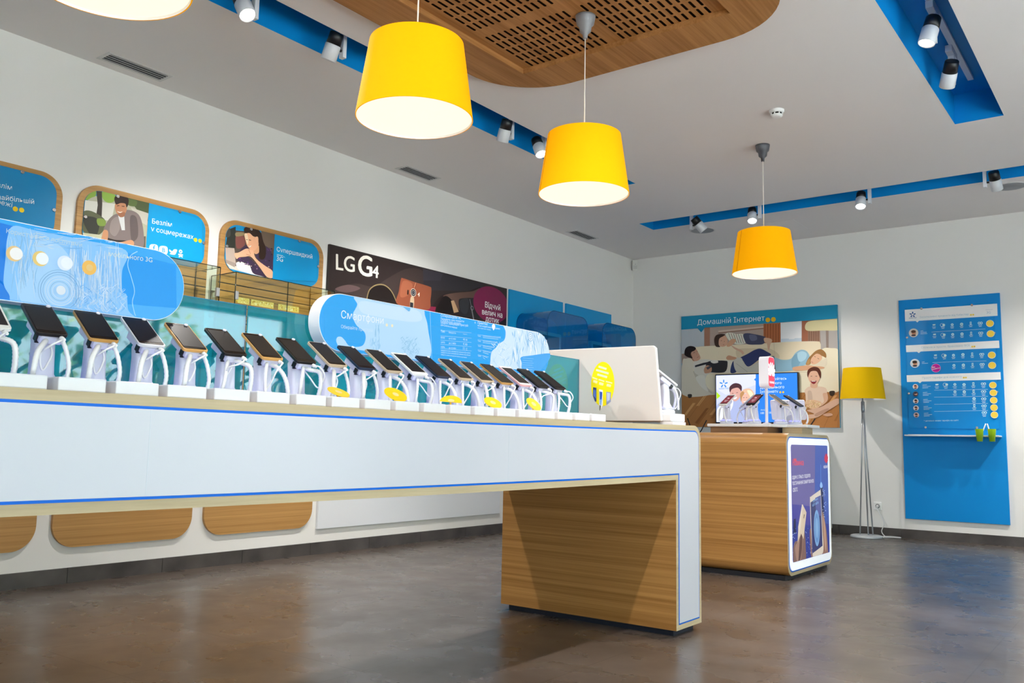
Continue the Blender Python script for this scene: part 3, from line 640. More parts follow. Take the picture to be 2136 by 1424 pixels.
a.disc('#C9C4BC', (1311, 1160), 0.036); a.disc('#1B1A1C', (1311, 1160), 0.031); a.ring('#B0B0B2', (1311, 1160), 0.017, 0.021); a.disc('#404654', (1311, 1160), 0.010); a.s_('#B8A184', (1290, 1198), (1316, 1203), (1312, 1290), (1282, 1285)); a.g('#2A2C33', (1284, 1240), (1310, 1246), (1308, 1300), (1282, 1296)); a.s_('#2A1712', (1262, 1140), (1272, 1142), (1270, 1176), (1260, 1174)); a.text('#E8D8C8', '4', (1345, 1190), (1362, 1196), 0.02)
a.s_('#1E1E22', (1690, 1225), (1720, 1208), (1800, 1205), (1840, 1212), (1848, 1300), (1850, 1400), (1710, 1380), (1695, 1300)); a.s_('#2C2D33', (1700, 1230), (1770, 1215), (1760, 1330), (1710, 1320)); a.line('#8B8B90', (1782, 1215), (1798, 1300), 0.005); a.line('#77777C', (1798, 1300), (1815, 1390), 0.016); a.ring('#8B8B90', (1800, 1290), 0.016, 0.021)
a.disc('#7A1D48', (1962, 1262), 0.275, 40, 0.175)
a.text('#F2ECEE', 'Відчуй', (1908, 1283), (2036, 1312), 0.02); a.text('#F2ECEE', 'велич на', (1884, 1341), (2053, 1372), 0.02); a.text('#F2ECEE', 'дотик', (1912, 1398), (2026, 1420), 0.02)
a.text('#DAD5CB', 'LG', (664, 968), (822, 992), 0.02, 1.0); a.text('#DAD5CB', 'G', (848, 1012), (968, 1032), 0.028, 1.0); a.text('#DAD5CB', '4', (966, 1030), (1020, 1042), 0.03, 1.0)
for p in a.mb.v: p.y = min(max(p.y, 4.452), 6.728); p.z = min(max(p.z, 1.725), 2.363)
a.build('printed_picture', t)
# blue wall panels with tinted acrylic hoods
for y0, y1, lb in ((6.782, 7.738, 'flat blue wall panel just right of the dark phone poster'), (7.802, 8.764, 'flat blue wall panel nearest the room corner')):
    mb = MB(); mb.box((0.0005, y0, 0.2), (0.022, y1, 2.37), M('#0A9EDC', 0.4, spec=0.3)); tag(mb.build('wall_panel', bevel=0.002), lb, 'wall panel', 'flat blue wall panels')
HOOD = glassy('blue_acrylic', (0.52, 0.85, 0.96), 0.02, glow=(rgb('#0A9CE0'), 0.34))
def hood(y0, y1, x1, z0, z1, r, label, tl):
    t = thing('acrylic_hood', label, 'hood', (0.023, (y0+y1)/2, z0), 'tinted blue acrylic hoods on the wall')
    pr = [(y0, z0)] + [(y0+r-r*math.cos(math.radians(a)), z1-r+r*math.sin(math.radians(a))) for a in range(0, 91, 9)] + [(y1-r+r*math.sin(math.radians(a)), z1-r+r*math.cos(math.radians(a))) for a in range(0, 91, 9)] + [(y1, z0)]
    th = 0.005; cy, cz = (y0+y1)/2, z0
    def inner(q):
        return (q[0]+(th if q[0] < y0+r else -th if q[0] > y1-r else 0), q[1]-(th if q[1] > z1-r else 0))
    pin = [inner(q) for q in pr]
    mb = MB(); loop = pr + pin[::-1]
    mb.prism([(0.0225, u, v) for u, v in loop], (x1-0.0225, 0, 0), HOOD); mb.build('bent_sheet', t)
    mb = MB(); mb.prism([(x1-0.005, u, v) for u, v in pr], (0.005, 0, 0), HOOD); mb.build('front_sheet', t)
    mb = MB(); dk = M('#0A4468', 0.2)
    mb.tube([(x1, u, v) for u, v in pr], 0.0022, dk, 6); mb.tube([(0.026, u, v) for u, v in pr], 0.0022, dk, 6); mb.build('edge', t)
    w = thing('wall_tablet', tl, 'tablet', (0.1, y0+0.33, 1.82), 'white framed tablets under the blue hoods')
    mb = MB(); mb.prism([(0.0232, u, v) for u, v in rrect(y0+0.16, 1.70, y0+0.60, 1.985, 0.03, 6)], (0.14, 0, 0), WHITE); mb.build('bezel', w, bevel=0.006)
    mb = MB(); mb.box((0.1633, y0+0.2, 1.73), (0.1645, y0+0.56, 1.95), M('#22363A', 0.08)); mb.build('screen', w)
hood(6.90, 7.64, 0.40, 1.60, 2.155, 0.12, 'larger looking tinted blue acrylic hood on left blue panel', 'white framed tablet on the left blue panel under tinted hood')
hood(7.93, 8.66, 0.40, 1.60, 2.16, 0.12, 'tinted blue acrylic hood on the blue panel by the corner', 'white framed tablet under the hood by the corner')

# ------------------------------------------------------------ phone counter
def sagf(p):
    return -0.010*max(0.0, 1-((p.y-1.75)/2.15)**2) if p.z > 0.6 else 0.0
TX0, TX1, TY0, TY1, TZ = 2.345, 3.342, -0.45, 3.955, 0.957
LY0, LY1 = TY0+0.265, 3.69       # inner faces of the legs
def tz(y): return TZ + sagf(Vector((0, y, 1)))
def ushape(off, r):
    """upside-down U outline of the counter front (y,z), inset by off"""
    y0, y1, zt, zi, zf = TY0+off, TY1-off, TZ-off, 0.705+off, 0.03+off
    r = max(r-off, 0.005); pts = [(LY0-off, zf), (LY0-off, zi)]
    n = 20
    pts += [(LY0-off+(LY1-LY0+2*off)*k/n, zi) for k in range(1, n)] + [(LY1+off, zi), (LY1+off, zf), (y1, zf)]
    arc = [(y1-r+r*math.cos(math.radians(a)), zt-r+r*math.sin(math.radians(a))) for a in range(0, 91, 10)]
    arc2 = [(y0+r-r*math.sin(math.radians(a)), zt-r+r*math.cos(math.radians(a))) for a in range(0, 91, 10)]
    pts += arc + [(y1-r-(y1-y0-2*r)*k/n, zt) for k in range(1, n)] + arc2 + [(y0, zf)]
    return [(u, v+sagf(Vector((0, u, v)))) for u, v in pts]
t = thing('phone_counter', 'long white fronted counter with oak legs and blue trim', 'counter', (2.84, 1.75, 0))
mb = MB(); mb.prism([(TX0, u, v) for u, v in ushape(0, 0.07)], (TX1-TX0, 0, 0), WOOD, capm=EDGE); mb.build('oak_body', t)
LAMW = M('#C4C5CD', 0.28, spec=0.45); TRIMB = M('#0066D2', 0.4, spec=0.2)
mb = MB(); mb.prism([(TX1+0.0003, u, v) for u, v in ushape(0.0235, 0.07)], (0.0006, 0, 0), TRIMB); mb.build('trim_line', t)
o = ushape(0.030, 0.07)
mb = MB(); mb.prism([(TX1+0.0011, u, v) for u, v in o], (0.0012, 0, 0), LAMW)
JN = M('#C5CAD2', 0.5)
for y in (1.076, 2.405): mb.box((TX1+0.0023, y-0.0009, 0.730), (TX1+0.0026, y+0.0009, tz(y)-0.031), JN)
mb.build('front_panel', t)
for y0, y1 in ((TY0, LY0), (LY1, TY1)):
    mb = MB(); mb.box((TX0+0.03, y0+0.03, 0), (TX1-0.03, y1-0.03, 0.03), M('#1B2230', 0.5)); mb.build('plinth', t)

# tinted divider on the counter
TEAL = glassy('teal_acrylic', (0.14, 0.70, 0.78), 0.05, 0.03, glow=(rgb('#16B0C4'), 0.40))
t = thing('acrylic_divider', 'see-through teal acrylic divider standing along the counter', 'divider', (2.80, 1.7, 0.95))
for y0, y1 in ((TY0+0.3, 1.704), (1.712, 3.70)):
    mb = MB(); mb.box((2.797, y0, TZ+0.001), (2.803, y1, 1.282), TEAL); mb.build('sheet', t)
    mb = MB(); mb.box((2.7968, y0, 1.2805), (2.8032, y1, 1.2825), M('#0B6F96', 0.2)); mb.box((2.7968, y1-0.0015, TZ+0.001), (2.8032, y1+0.0005, 1.2825), M('#0B5878', 0.2)); mb.build('edge', t)
def sagbar(mb, x0, x1, y0, y1, h, m):
    R = []
    for k in range(25):
        y = y0+(y1-y0)*k/24; z = tz(y)+0.0005; R.append([(x0, y, z), (x1, y, z), (x1, y, z+h), (x0, y, z+h)])
    mb.rings(R, m, smooth=False)
for xa, xb in ((2.777, 2.7965), (2.8035, 2.823)):
    mb = MB(); sagbar(mb, xa, xb, TY0+0.35, 3.69, 0.02, M('#D9DCE4', 0.4)); mb.build('foot_rail', t)

# light box signs
def capsule(y0, y1, z0, z1, label):
    t = thing('capsule_sign', label, 'sign', (2.85, (y0+y1)/2, z0), 'blue capsule light signs over the counter')
    r = (z1-z0)/2-0.001; o = rrect(y0, z0, y1, z1, r, 20)
    mb = MB(); mb.prism([(2.812, u, v) for u, v in o], (0.055, 0, 0), M('#F0F1F6', 0.35)); mb.build('housing', t, bevel=0.003)
    o2 = rrect(y0+0.002, z0+0.002, y1-0.002, z1-0.002, r-0.002, 20)
    mb = MB(); mb.prism([(2.8672, u, v) for u, v in o2], (0.0015, 0, 0), M('#2FA8F5', 0.25, emit=0.6, gain=0.2)); mb.build('face', t)
    for y in (y0+0.25, y1-0.25):
        mb = MB(); mb.box((2.804, y-0.02, z0+0.06), (2.812, y+0.02, z1-0.03), SILVER); mb.build('clip', t)
    return t, Plane('X', 2.869)
def clipcap(a, y0, y1, z0, z1):
    r = (z1-z0)/2; cz = (z0+z1)/2
    for p in a.mb.v:
        cy = min(max(p.y, y0+r), y1-r); d = math.hypot(p.y-cy, p.z-cz)
        if d > r: p.y = cy+(p.y-cy)/d*r; p.z = cz+(p.z-cz)/d*r
random.seed(11)
def wisps(a, n, box, cols, w=(0.0015, 0.004), ln=(40, 150), wave=18, vert=True):
    x0, y0, x1, y1 = box
    for k in range(n):
        x, y = random.uniform(x0, x1), random.uniform(y0, y1); L = random.uniform(*ln); ph = random.random()*6; c = random.choice(cols); ww = random.uniform(*w); prev = None
        for s in range(7):
            u = s/6; q = (x+wave*math.sin(ph+u*3)+(0 if vert else L*u), y+(L*u if vert else wave*math.cos(ph+u*2.5)))
            if prev: a.line(c, prev, q, ww*(0.4+1.2*math.sin(math.pi*(u-0.08)))); a.k -= 0.92
            prev = q
# left sign
CY0, CY1, CZ0, CZ1 = 0.06, 1.437, 1.185, 1.388
t, pl = capsule(CY0, CY1, CZ0, CZ1, 'blue capsule sign with watery waves and four round spots, left one')
a = Art(pl, (0, 460, 5.34), emit=0.6)
a.g('#1F9CF2', (-900, -300), (2200, 300), (2200, 1200), (-900, 900)); a.g('#1580E6', (-700, -200), (140, 60), (60, 480), (30, 720), (200, 960), (-700, 900))
a.s_('#8CC8FA', (150, 60), (400, 110), (900, 210), (1400, 330), (1360, 560), (1360, 780), (1410, 830), (1430, 1000), (1500, 1110), (900, 1040), (200, 960), (100, 820), (40, 690), (60, 430), (80, 200)); a.s_('#A9D6FC', (380, 240), (560, 230), (720, 330), (860, 600), (800, 900), (500, 990), (260, 940), (200, 700), (330, 500))
wisps(a, 60, (90, 80, 420, 560), ('#B4D6F4', '#86BCE8', '#C4DCF0', '#9CC6E6'), w=(0.0008, 0.002), ln=(120, 320)); wisps(a, 190, (760, 230, 1330, 640), ('#BCDCF8', '#7DBAF0', '#D2E4F2', '#A7CDF0', '#B4D2EC'), w=(0.0007, 0.002), ln=(140, 420), wave=8); wisps(a, 150, (820, 700, 1360, 990), ('#C6E0F8', '#6FB2EE', '#B8D6F0', '#A7CDF0'), w=(0.0006, 0.0016), ln=(30, 110), wave=34)
wisps(a, 60, (300, 100, 1350, 330), ('#C4DCF0', '#7CB8EE', '#B8D4EA'), w=(0.0006, 0.0018), ln=(60, 200), vert=False, wave=10)
for k in range(7): 
    r_ = 0.018+0.006*k; a.ring(random.choice(('#8FBFE6', '#C4DEF4', '#7FAEDA')), (640, 790), r_, r_+0.002, 28)
a.disc('#DDE8F0', (650, 780), 0.012)
for q, c, c2 in (((135, 375), '#E9C98A', '#F2F4F2'), ((425, 430), '#E8CC7A', '#EDF6FD'), ((698, 480), '#DCEBFA', '#EAF4FD'), ((968, 530), '#F0BE5E', '#E8C884')):
    a.disc(c, (q[0]-4, q[1]), 0.0195, 30); a.disc(c2, (q[0]+(18 if c2 != '#E8C884' else 0), q[1]), 0.0155 if c2 != '#E8C884' else 0.009, 30)
a.text('#D8E4DA', 'мобільного 3G', (1180, 400), (1665, 470)); a.text('#C2D8E0', 'Користуйтеся послугами', (40, 145), (880, 300))
prev = None
for q in spline(((1500, 350), (1420, 400), (1390, 500), (1430, 640), (1465, 790), (1440, 920), (1480, 1090), (1440, 920), (1465, 790), (1430, 640), (1390, 500), (1420, 400)), 5)[:31]:
    if prev: a.line('#9ED4FC', prev, q, 0.0022)
    prev = q
clipcap(a, CY0+0.003, CY1-0.003, CZ0+0.003, CZ1-0.003); a.build('printed_face', t)
# right sign
CY0, CY1, CZ0, CZ1 = 1.950, 3.335, 1.163, 1.366
t, pl = capsule(CY0, CY1, CZ0, CZ1, 'blue capsule sign reading about smartphones, right one')
a = Art(pl, (640, 590, 7.91), emit=0.6)
a.g('#35A8F2', (-200, -100), (4400, 800), (4400, 2200), (-200, 1400))
a.s_('#B9DEFA', (820, 210), (1500, 320), (1890, 400), (1950, 540), (2000, 760), (2010, 1250), (1400, 1190), (900, 1110), (560, 1075), (500, 1000), (485, 940), (510, 890), (570, 890), (630, 950), (690, 1030), (800, 1055), (920, 1030), (968, 930), (960, 830), (900, 760), (830, 710), (770, 600), (765, 500), (800, 430), (832, 350))
a.s_('#CBE6FC', (900, 300), (1400, 380), (1800, 440), (1900, 600), (1700, 640), (1200, 560), (900, 480)); wisps(a, 26, (1040, 900, 1210, 1060), ('#84BEE6', '#8FC4EA'), w=(0.0006, 0.0018), ln=(40, 110), wave=6); wisps(a, 8, (1120, 660, 1200, 900), ('#96C6EA', '#A8D2F0'), ln=(120, 260), wave=10); wisps(a, 90, (1560, 880, 1850, 1130), ('#9CCBEA', '#A9D4F0', '#8CC0E2'), w=(0.0006, 0.0016), ln=(20, 90), wave=20); a.s_('#6FB8EA', (1480, 335), (1600, 360), (1690, 410), (1680, 470), (1630, 440), (1560, 380))
a.text('#EDF6FD', 'Смартфони', (552, 578), (1252, 678)); a.text('#CFE7FA', 'Обирайте пристрій', (552, 745), (1075, 812))
for q in ((1307, 694), (1396, 706)): a.disc('#F3EBCB', q, 0.0058)
a.line('#9BD2FA', (2022, 420), (2050, 1260), 0.0022)
a.T = (890, 620, 7.91)
a.s_('#D2E9FA', (1205, 410), (1400, 440), (1780, 520), (1950, 640), (2010, 860), (1990, 1010), (1900, 1150), (1800, 1240), (1560, 1200), (1300, 1170), (1060, 1140), (1040, 1030), (1060, 900), (1130, 830), (1190, 760), (1270, 700), (1290, 570), (1250, 470))
wisps(a, 50, (1080, 720, 1360, 1050), ('#E6F2FC', '#B4DAF4', '#DCEEFA', '#9CCCF0'), w=(0.0006, 0.002), ln=(40, 160), wave=30); wisps(a, 40, (1400, 500, 1600, 1060), ('#9ACBF0', '#F2F8FC', '#82BDEA'), ln=(60, 220), wave=8); wisps(a, 46, (1620, 520, 1950, 800), ('#FFFFFF', '#9CCBEE', '#BBDDF6', '#7FB9E6'), ln=(60, 260), wave=14)
for k in range(4): a.ring(('#FFFFFF', '#90C4EC')[k % 2], (1690, 650), 0.006+0.004*k, 0.009+0.004*k, 24)
a.s_('#4BAAF2', (1530, 990), (1700, 960), (2000, 925), (2005, 1010), (1900, 1150), (1800, 1240), (1565, 1195), (1545, 1080))
for k in range(6): a.line('#A9D6F6', (1560, 1000+38*k), (1740-20*(k % 2), 1015+36*k), 0.0012)
TXT = '#D6ECFC'
a.text(TXT, 'Супершвидкий 3G', (205, 318), (535, 365)); 
for k, (w_, s_) in enumerate(((590, 'Перевірте зону покриття'), (540, 'в мобільному додатку'), (655, 'оберіть найкращий пристрій'), (475, 'для роботи в мережі'))): a.text(TXT, s_, (205, 372+32*k), (w_, 425+34*k-8))
for k in range(5): a.line(TXT, (200, 548+(70*k if k else 0)+(18 if k else 0)), (712, 588+(70*k if k else 0)+(18 if k else 0)), 0.0008)
for k, (s1, s2, s3) in enumerate((('Тип', 'Швидкість', 'Тривалість'), ('EDGE', 'до 0,2 Мбіт', '40 хв'), ('UMTS', 'до 2 Мбіт', '4 хв'), ('HSPA', 'до 42 Мбіт', '11 с'))):
    y = 560+78*k+(20 if k else 0); a.text(TXT, s1, (205, y+20), (270, y+26)); a.text(TXT, s2, (335, y+32), (455, y+45)); a.text(TXT, s3, (570, y+52), (640, y+60))
for k in range(3): a.text(TXT, 'швидкість може змінюватися залежно від мережі', (205, 885+34*k), (690-60*(k == 2), 930+36*k))
a.text(TXT, 'Примітка', (810, 440), (970, 462)); a.ring(TXT, (768, 420), 0.0024, 0.0034)
for k in range(2): a.text(TXT, 'не всі моделі мають підтримку', (810, 478+34*k), (1180-150*k, 535+12*k))
for k in range(5):
    y = 640+82*k; a.text(TXT, 'Тариф', (810, y+6), (860, y+12)); a.line(TXT, (895, y), (1190-55*k, y+30), 0.0013); a.line(TXT, (895, y+24), (1150-55*k, y+52), 0.0013); a.line(TXT, (808, y-22), (1190-50*k, y+16), 0.0007)
a.s_('#FFFFFF', (1066, 440), (1095, 470), (1088, 510), (1068, 545), (1050, 510), (1042, 470))
clipcap(a, CY0+0.003, CY1-0.003, CZ0+0.003, CZ1-0.003); a.build('printed_face', t)

# ------------------------------------------------------------ phone stands, cables and phones
PLAST = M('#D6D7E2', 0.3); CABLE = M('#E2E2E2', 0.4); LED = M('#4A4CFF', 0.4, emit=7.0)
def stand(name, label, cat, variant, base='block', group=None, loc=(0, 0, 0), led=True):
    """faces +x; origin on the counter under the column"""
    t = thing(name, label, cat, (0, 0, 0), group); s = 1 if variant % 2 == 0 else -1
    zb = 0.031
    if base == 'block':
        mb = MB(); mb.box((0.15, -0.082, 0.0), (0.26, 0.0215, zb-0.001), M('#D9DBDF', 0.35)); mb.build('tag_block', t, bevel=0.003)
        mb = MB(); mb.box((-0.045, -0.045, 0), (0.15, 0.04, 0.02), PLAST); mb.build('base', t, bevel=0.004); zb = 0.02
    else:
        mb = MB(); mb.lathe([(0.05, 0), (0.05, 0.012), (0.046, 0.02)], PLAST, n=28); mb.build('base', t); zb = 0.02
    mb = MB()
    def ring(z, hx, hy, cx=0):
        return [(cx+u, v, z) for u, v in rrect(-hx, -hy, hx, hy, min(hx, hy)*0.5, 4)]
    mb.rings([ring(zb, .036, .043), ring(zb+0.012, .027, .034), ring(zb+0.03, .019, .025), ring(0.107, .017, .0235), ring(0.137, .017, .0235, -0.003), ring(0.147, .012, .020, -0.003)], PLAST); mb.build('column', t)
    if led:
        mb = MB(); mb.rings([ring(zb+0.0065, .0335, .0402), ring(zb+0.0105, .0300, .0370)], LED, False, False); mb.build('light_ring', t)
    ang = math.radians(32); R = Matrix.Translation((0.0, 0, 0.1525)) @ Matrix.Rotation(ang, 4, 'Y')
    mb = MB(); mb.box((-0.04, -0.026, -0.013), (0.047, 0.026, 0.009), M('#DCDCEC', 0.3), R); mb.build('head_plate', t, bevel=0.004)
    mb = MB(); mb.box((0.022, -0.03, -0.014), (0.036, -0.018, 0.002), BLACK, R); mb.box((0.026, -0.0265, -0.02), (0.030, 0.0265, -0.0125), BLACK, R); mb.build('clip', t)
    sp = {0: [(0.02, 0.0, 0.127), (0.055, 0.01, 0.118), (0.075, 0.028, 0.105), (0.07, 0.036, 0.065), (0.06, 0.036, 0.02)],
          1: [(0.02, 0.0, 0.127), (0.05, 0.008, 0.118), (0.072, 0.028, 0.11), (0.072, 0.035, 0.07), (0.06, 0.032, 0.02)],
          2: [(0.015, 0.0, 0.126), (0.05, -0.02, 0.12), (0.085, -0.05, 0.09), (0.095, -0.06, 0.05), (0.075, -0.055, 0.018)],
          3: [(0.02, 0.0, 0.127), (0.06, 0.01, 0.112), (0.08, 0.022, 0.08), (0.08, 0.034, 0.035), (0.07, 0.037, 0.012)]}[variant % 4]
    pts = path(sp, 10); mb = MB(); mb.tube(pts, [0.0058+0.0009*(k % 2) for k in range(len(pts))], CABLE, 10); mb.build('coiled_cord', t)
    sp2 = {0: [(0.02, -0.005, 0.126), (0.05, -0.03, 0.11), (0.07, -0.05, 0.06), (0.06, -0.055, 0.02)], 1: [(0.015, 0, 0.126), (0.045, -0.012, 0.12), (0.06, -0.03, 0.07), (0.05, -0.03, 0.02)], 2: [(0.02, 0.005, 0.126), (0.05, 0.02, 0.125), (0.06, 0.034, 0.07), (0.055, 0.03, 0.02)], 3: [(0.02, -0.004, 0.126), (0.045, -0.02, 0.12), (0.055, -0.03, 0.08), (0.06, -0.03, 0.02)]}[variant % 4]
    pts = path(sp2, 10); mb = MB(); mb.tube(pts, [0.0048+0.0008*(k % 2) for k in range(len(pts))], CABLE, 10); mb.build('coiled_cord', t)
    lp = {0: [(0.066, 0.012, 0.1285), (0.086, 0.0, 0.124), (0.090, -0.02, 0.11), (0.072, -0.04, 0.1), (0.05, -0.035, 0.075), (0.04, -0.01, 0.1), (0.025, 0.005, 0.12)],
          1: [(0.066, 0.012, 0.1285), (0.086, 0.015, 0.126), (0.092, 0.03, 0.105), (0.075, 0.04, 0.085), (0.065, 0.03, 0.065), (0.045, 0.015, 0.095), (0.025, 0.005, 0.12)],
          2: [(0.066, 0.012, 0.1285), (0.082, 0.002, 0.124), (0.08, -0.02, 0.11), (0.055, -0.03, 0.09), (0.05, -0.02, 0.055), (0.045, 0.0, 0.09), (0.025, 0.004, 0.12)],
          3: [(0.066, 0.012, 0.1285), (0.084, 0.004, 0.124), (0.084, -0.015, 0.10), (0.07, -0.02, 0.07), (0.05, -0.03, 0.035), (0.035, -0.032, 0.022)]}[variant % 4]
    mb = MB(); mb.tube(path(lp, 7), 0.0024, CABLE, 8); mb.build('charging_cord', t)
    mb = MB(); mb.tube([(0.0605, 0.012, 0.1315), (0.064, 0.012, 0.1300), (0.076, 0.012, 0.1265)], [0.0058, 0.0058, 0.0036], CABLE, 10); mb.build('plug', t)
    return t
TILT = math.radians(32)
def phone(label, frame, glass='#17130F', L=0.155, Wd=0.070, group=None, bez=0.003, lipcol=None, tagged=True, chin=0.010):
    """lies in its own tilted frame, screen up and towards +x; origin at the middle of its back"""
    t = thing('smartphone', label, 'smartphone', (0, 0, 0), group)
    R = Matrix.Rotation(TILT, 4, 'Y'); th = 0.0075
    mb = MB(); o = rrect(-L/2, -Wd/2, L/2, Wd/2, 0.009, 5); mb.prism([R @ Vector((u, v, 0)) for u, v in o], R @ Vector((0, 0, th)), M(frame, 0.3, 0.15)); mb.build('case', t, bevel=0.0012)
    mb = MB(); o = rrect(-L/2+bez, -Wd/2+bez, L/2-bez-chin*0.3, Wd/2-bez, 0.006, 5); mb.prism([R @ Vector((u, v, th+0.0002)) for u, v in o], R @ Vector((0, 0, 0.0006)), M(lipcol or glass, 0.22, spec=0.2)); mb.build('front_glass', t)
    mb = MB(); mb.prism([R @ Vector((u, v, th+0.0009)) for u, v in rrect(-L/2+0.014, -Wd/2+0.005, L/2-0.016, Wd/2-0.005, 0.001, 2)], R @ Vector((0, 0, 0.0003)), M(glass, 0.35, spec=0.15)); mb.build('screen', t)
    if tagged:
        mb = MB(); mb.lathe([(0.0055, 0.0), (0.005, 0.003)], M('#E9E7F2', 0.4), n=14, mat=R @ Matrix.Translation((-L/2+0.008, Wd/2-0.010, th+0.0009))); mb.build('sensor_dot', t)
    return t
ORD = ['first', 'second', 'third', 'fourth', 'fifth', 'sixth', 'seventh', 'eighth', 'ninth', 'tenth', 'eleventh', 'twelfth', 'thirteenth', 'fourteenth', 'fifteenth', 'sixteenth', 'seventeenth', 'eighteenth', 'nineteenth']
kinds = {'white': phone('', '#F0EFEA', '#1B1513', lipcol='#EDECE8', bez=0.002), 'black': phone('', '#1E1C1C', '#141110'), 'gold': phone('', '#D9A45C', '#1A1512'), 'blackgold': phone('', '#C99650', '#15110F', bez=0.0015), 'silver': phone('', '#DAD9DE', '#1B1716'), 'silvergold': phone('', '#CDB79A', '#1C1714', bez=0.004), 'navy': phone('', '#22304A', '#1A1517'), 'rose': phone('', '#F2B8B4', '#1B1615', lipcol='#F6ECEC', bez=0.002)}
stands = [stand('phone_stand', '', 'phone stand', k, group='white security phone stands along the counter') for k in range(4)]
for r_ in list(kinds.values())+stands: freeze(r_)
row = ['white', 'black', 'blackgold', 'silver', 'gold', 'black', 'gold', 'black', 'silvergold', 'navy', 'silvergold', 'white', 'navy', 'silvergold', 'silvergold', 'blackgold', 'rose', 'black', 'black']
desc = {'white': 'white framed', 'black': 'all black', 'blackgold': 'black with thin gold edge', 'silver': 'silver framed', 'gold': 'gold edged', 'silvergold': 'pale gold framed', 'navy': 'dark blue', 'rose': 'rose pink framed'}
varn = [0, 2, 2, 2, 2, 0, 3, 1, 2, 2, 3, 1, 3, 3, 2, 3, 3, 0, 1]
used = set()
def first_or_dup(proto, key, loc, rz, label):
    if key not in used:
        used.add(key); proto.location = loc; proto.rotation_euler = (0, 0, rz); proto['label'] = label; return proto
    return dup(proto, loc, rz, label)
for k, kd in enumerate(row):
    y = 0.841+0.125*k; z = tz(y)+0.0005
    st = first_or_dup(stands[varn[k]], ('s', varn[k]), (3.05, y, z), 0.0, 'white lit phone stand %s from the left in the front counter row' % ORD[k])
    ph = first_or_dup(kinds[kd], ('p', kd), (3.05-0.012, y+0.002, z+0.1742), math.radians(-7), '%s smartphone on stand, %s from the left in the counter row' % (desc[kd], ORD[k]))
    ph['group'] = 'smartphones on the counter stands'
# stands of the other side of the counter, seen through the divider
DK = M('#1A2A6A', 0.4)
for k, y in enumerate((0.95, 1.42, 1.66, 2.05, 2.55, 3.05)):
    s_ = dup(stands[(0, 1, 2, 3)[k % 4]], (2.58, y, tz(y)+0.0005), math.pi, 'white phone stand %s from left on the rear side behind the teal divider' % ORD[k]); s_['group'] = 'phone stands behind the divider'
    p_ = dup(kinds['black' if k % 2 else 'navy'], (2.58+0.012, y, tz(y)+0.1830), math.pi, 'dark smartphone on stand, %s from left on the rear side behind the teal divider' % ORD[k], scale=(1.2, 1.2, 1.2)); p_['group'] = 'smartphones behind the divider'
for k, (px, py, ang, w_, lb) in enumerate(((706, 818, 22, 1.0, 'first'), (825, 823, 26, 1.12, 'second'), (941, 836, 4, 1.0, 'third'), (1028, 840, 24, 1.0, 'fourth'), (1113, 843, 38, 0.98, 'fifth'))):
    p = onX(px, py, 3.225); t = thing('round_tag', 'round yellow card tag on the counter, %s from the left' % lb, 'tag', p, 'yellow round tags between the phone stands')
    th = math.radians(ang); al = math.radians((16, 26, 30, 30, 30)[k]); fl = Vector((_fw.x, _fw.y, 0)).normalized(); sr = Vector((_rt.x, _rt.y, 0)).normalized()
    ax = (sr*math.cos(th)-Vector((0, 0, 1))*math.sin(th)).normalized(); ay = fl*math.cos(al)+(Vector((0, 0, 1))*math.cos(th)+sr*math.sin(th))*math.sin(al); ay = (ay-ax*ay.dot(ax)).normalized(); az = ax.cross(ay)
    R = Matrix(((ax.x, ay.x, az.x, p.x), (ax.y, ay.y, az.y, p.y), (ax.z, ay.z, az.z, p.z), (0, 0, 0, 1)))
    rr = 0.034*w_; o = [(rr*math.cos(math.radians(q)), rr*math.sin(math.radians(q))) for q in range(0, 360, 12)]
    if k == 2: o = [(rr*1.1*math.cos(math.radians(q)), 1.4*rr*math.sin(math.radians(q))-0.01) for q in range(0, 181, 10)]
    mb = MB(); mb.prism([R @ Vector((u, v, 0)) for u, v in o], R.to_3x3() @ Vector((0, 0, 0.0015)), M('#FFC40F', 0.45)); mb.build('card', t)
    mb = MB()
    for zz in (-0.0003, 0.0018): mb.lathe([(0.011, zz), (0.0, zz)], M('#E8C98A', 0.5), n=20, mat=R, cap0=False, cap1=False)
    mb.build('emblem', t)
    mb = MB(); mb.tube([p-Vector((0.002, 0, 0.002)), (p.x-0.002, p.y, tz(p.y)+0.0005)], 0.003, M('#FFC40F', 0.45), 6); mb.build('stem', t)
mb = MB(); sagbar(mb, 2.945, 2.985, TY0+0.35, 3.42, 0.0175, M('#D4D2DC', 0.5)); tag(mb.build('cable_duct', bevel=0.002), 'low white cable duct running behind the front stands', 'cable duct')

# white end display with the yellow sticker
t = thing('end_display', 'white upright display panel with yellow oval sticker at the counter end', 'display panel', (2.9, 3.71, tz(3.71)))
zf = tz(3.71)
o = [(2.42, 0.974), (3.258, 0.974), (3.228, 1.322), (3.214, 1.333), (2.42, 1.342)]
mb = MB(); mb.prism([(u, 3.705, v) for u, v in o], (0, 0.022, 0), M('#E8E5E2', 0.4), capm=M('#CFCAC5', 0.45)); mb.build('panel', t, bevel=0.004)
mb = MB(); mb.box((2.46, 3.728, 0.972), (3.30, 3.875, 1.011), WGLOSS); mb.build('shelf', t, bevel=0.006)
for x0 in (2.5, 3.24): mb = MB(); mb.box((x0, 3.730, zf+0.0025), (x0+0.065, 3.87, 0.972), WGLOSS); mb.build('foot', t)
a = Art(Plane('Y', 3.7043), (1200, 720, 7.91), gain=1.05); random.seed(2)
u0, v0 = a.p.to_uv(a.P((452, 637)))
a.disc('#FFDC0A', (452, 637), 0.067, 40, 0.110)
for p, q in (((385, 350), (515, 390)), ((345, 405), (550, 465)), ((365, 480), (525, 525))): a.line('#D8DFC0', p, q, 0.010)
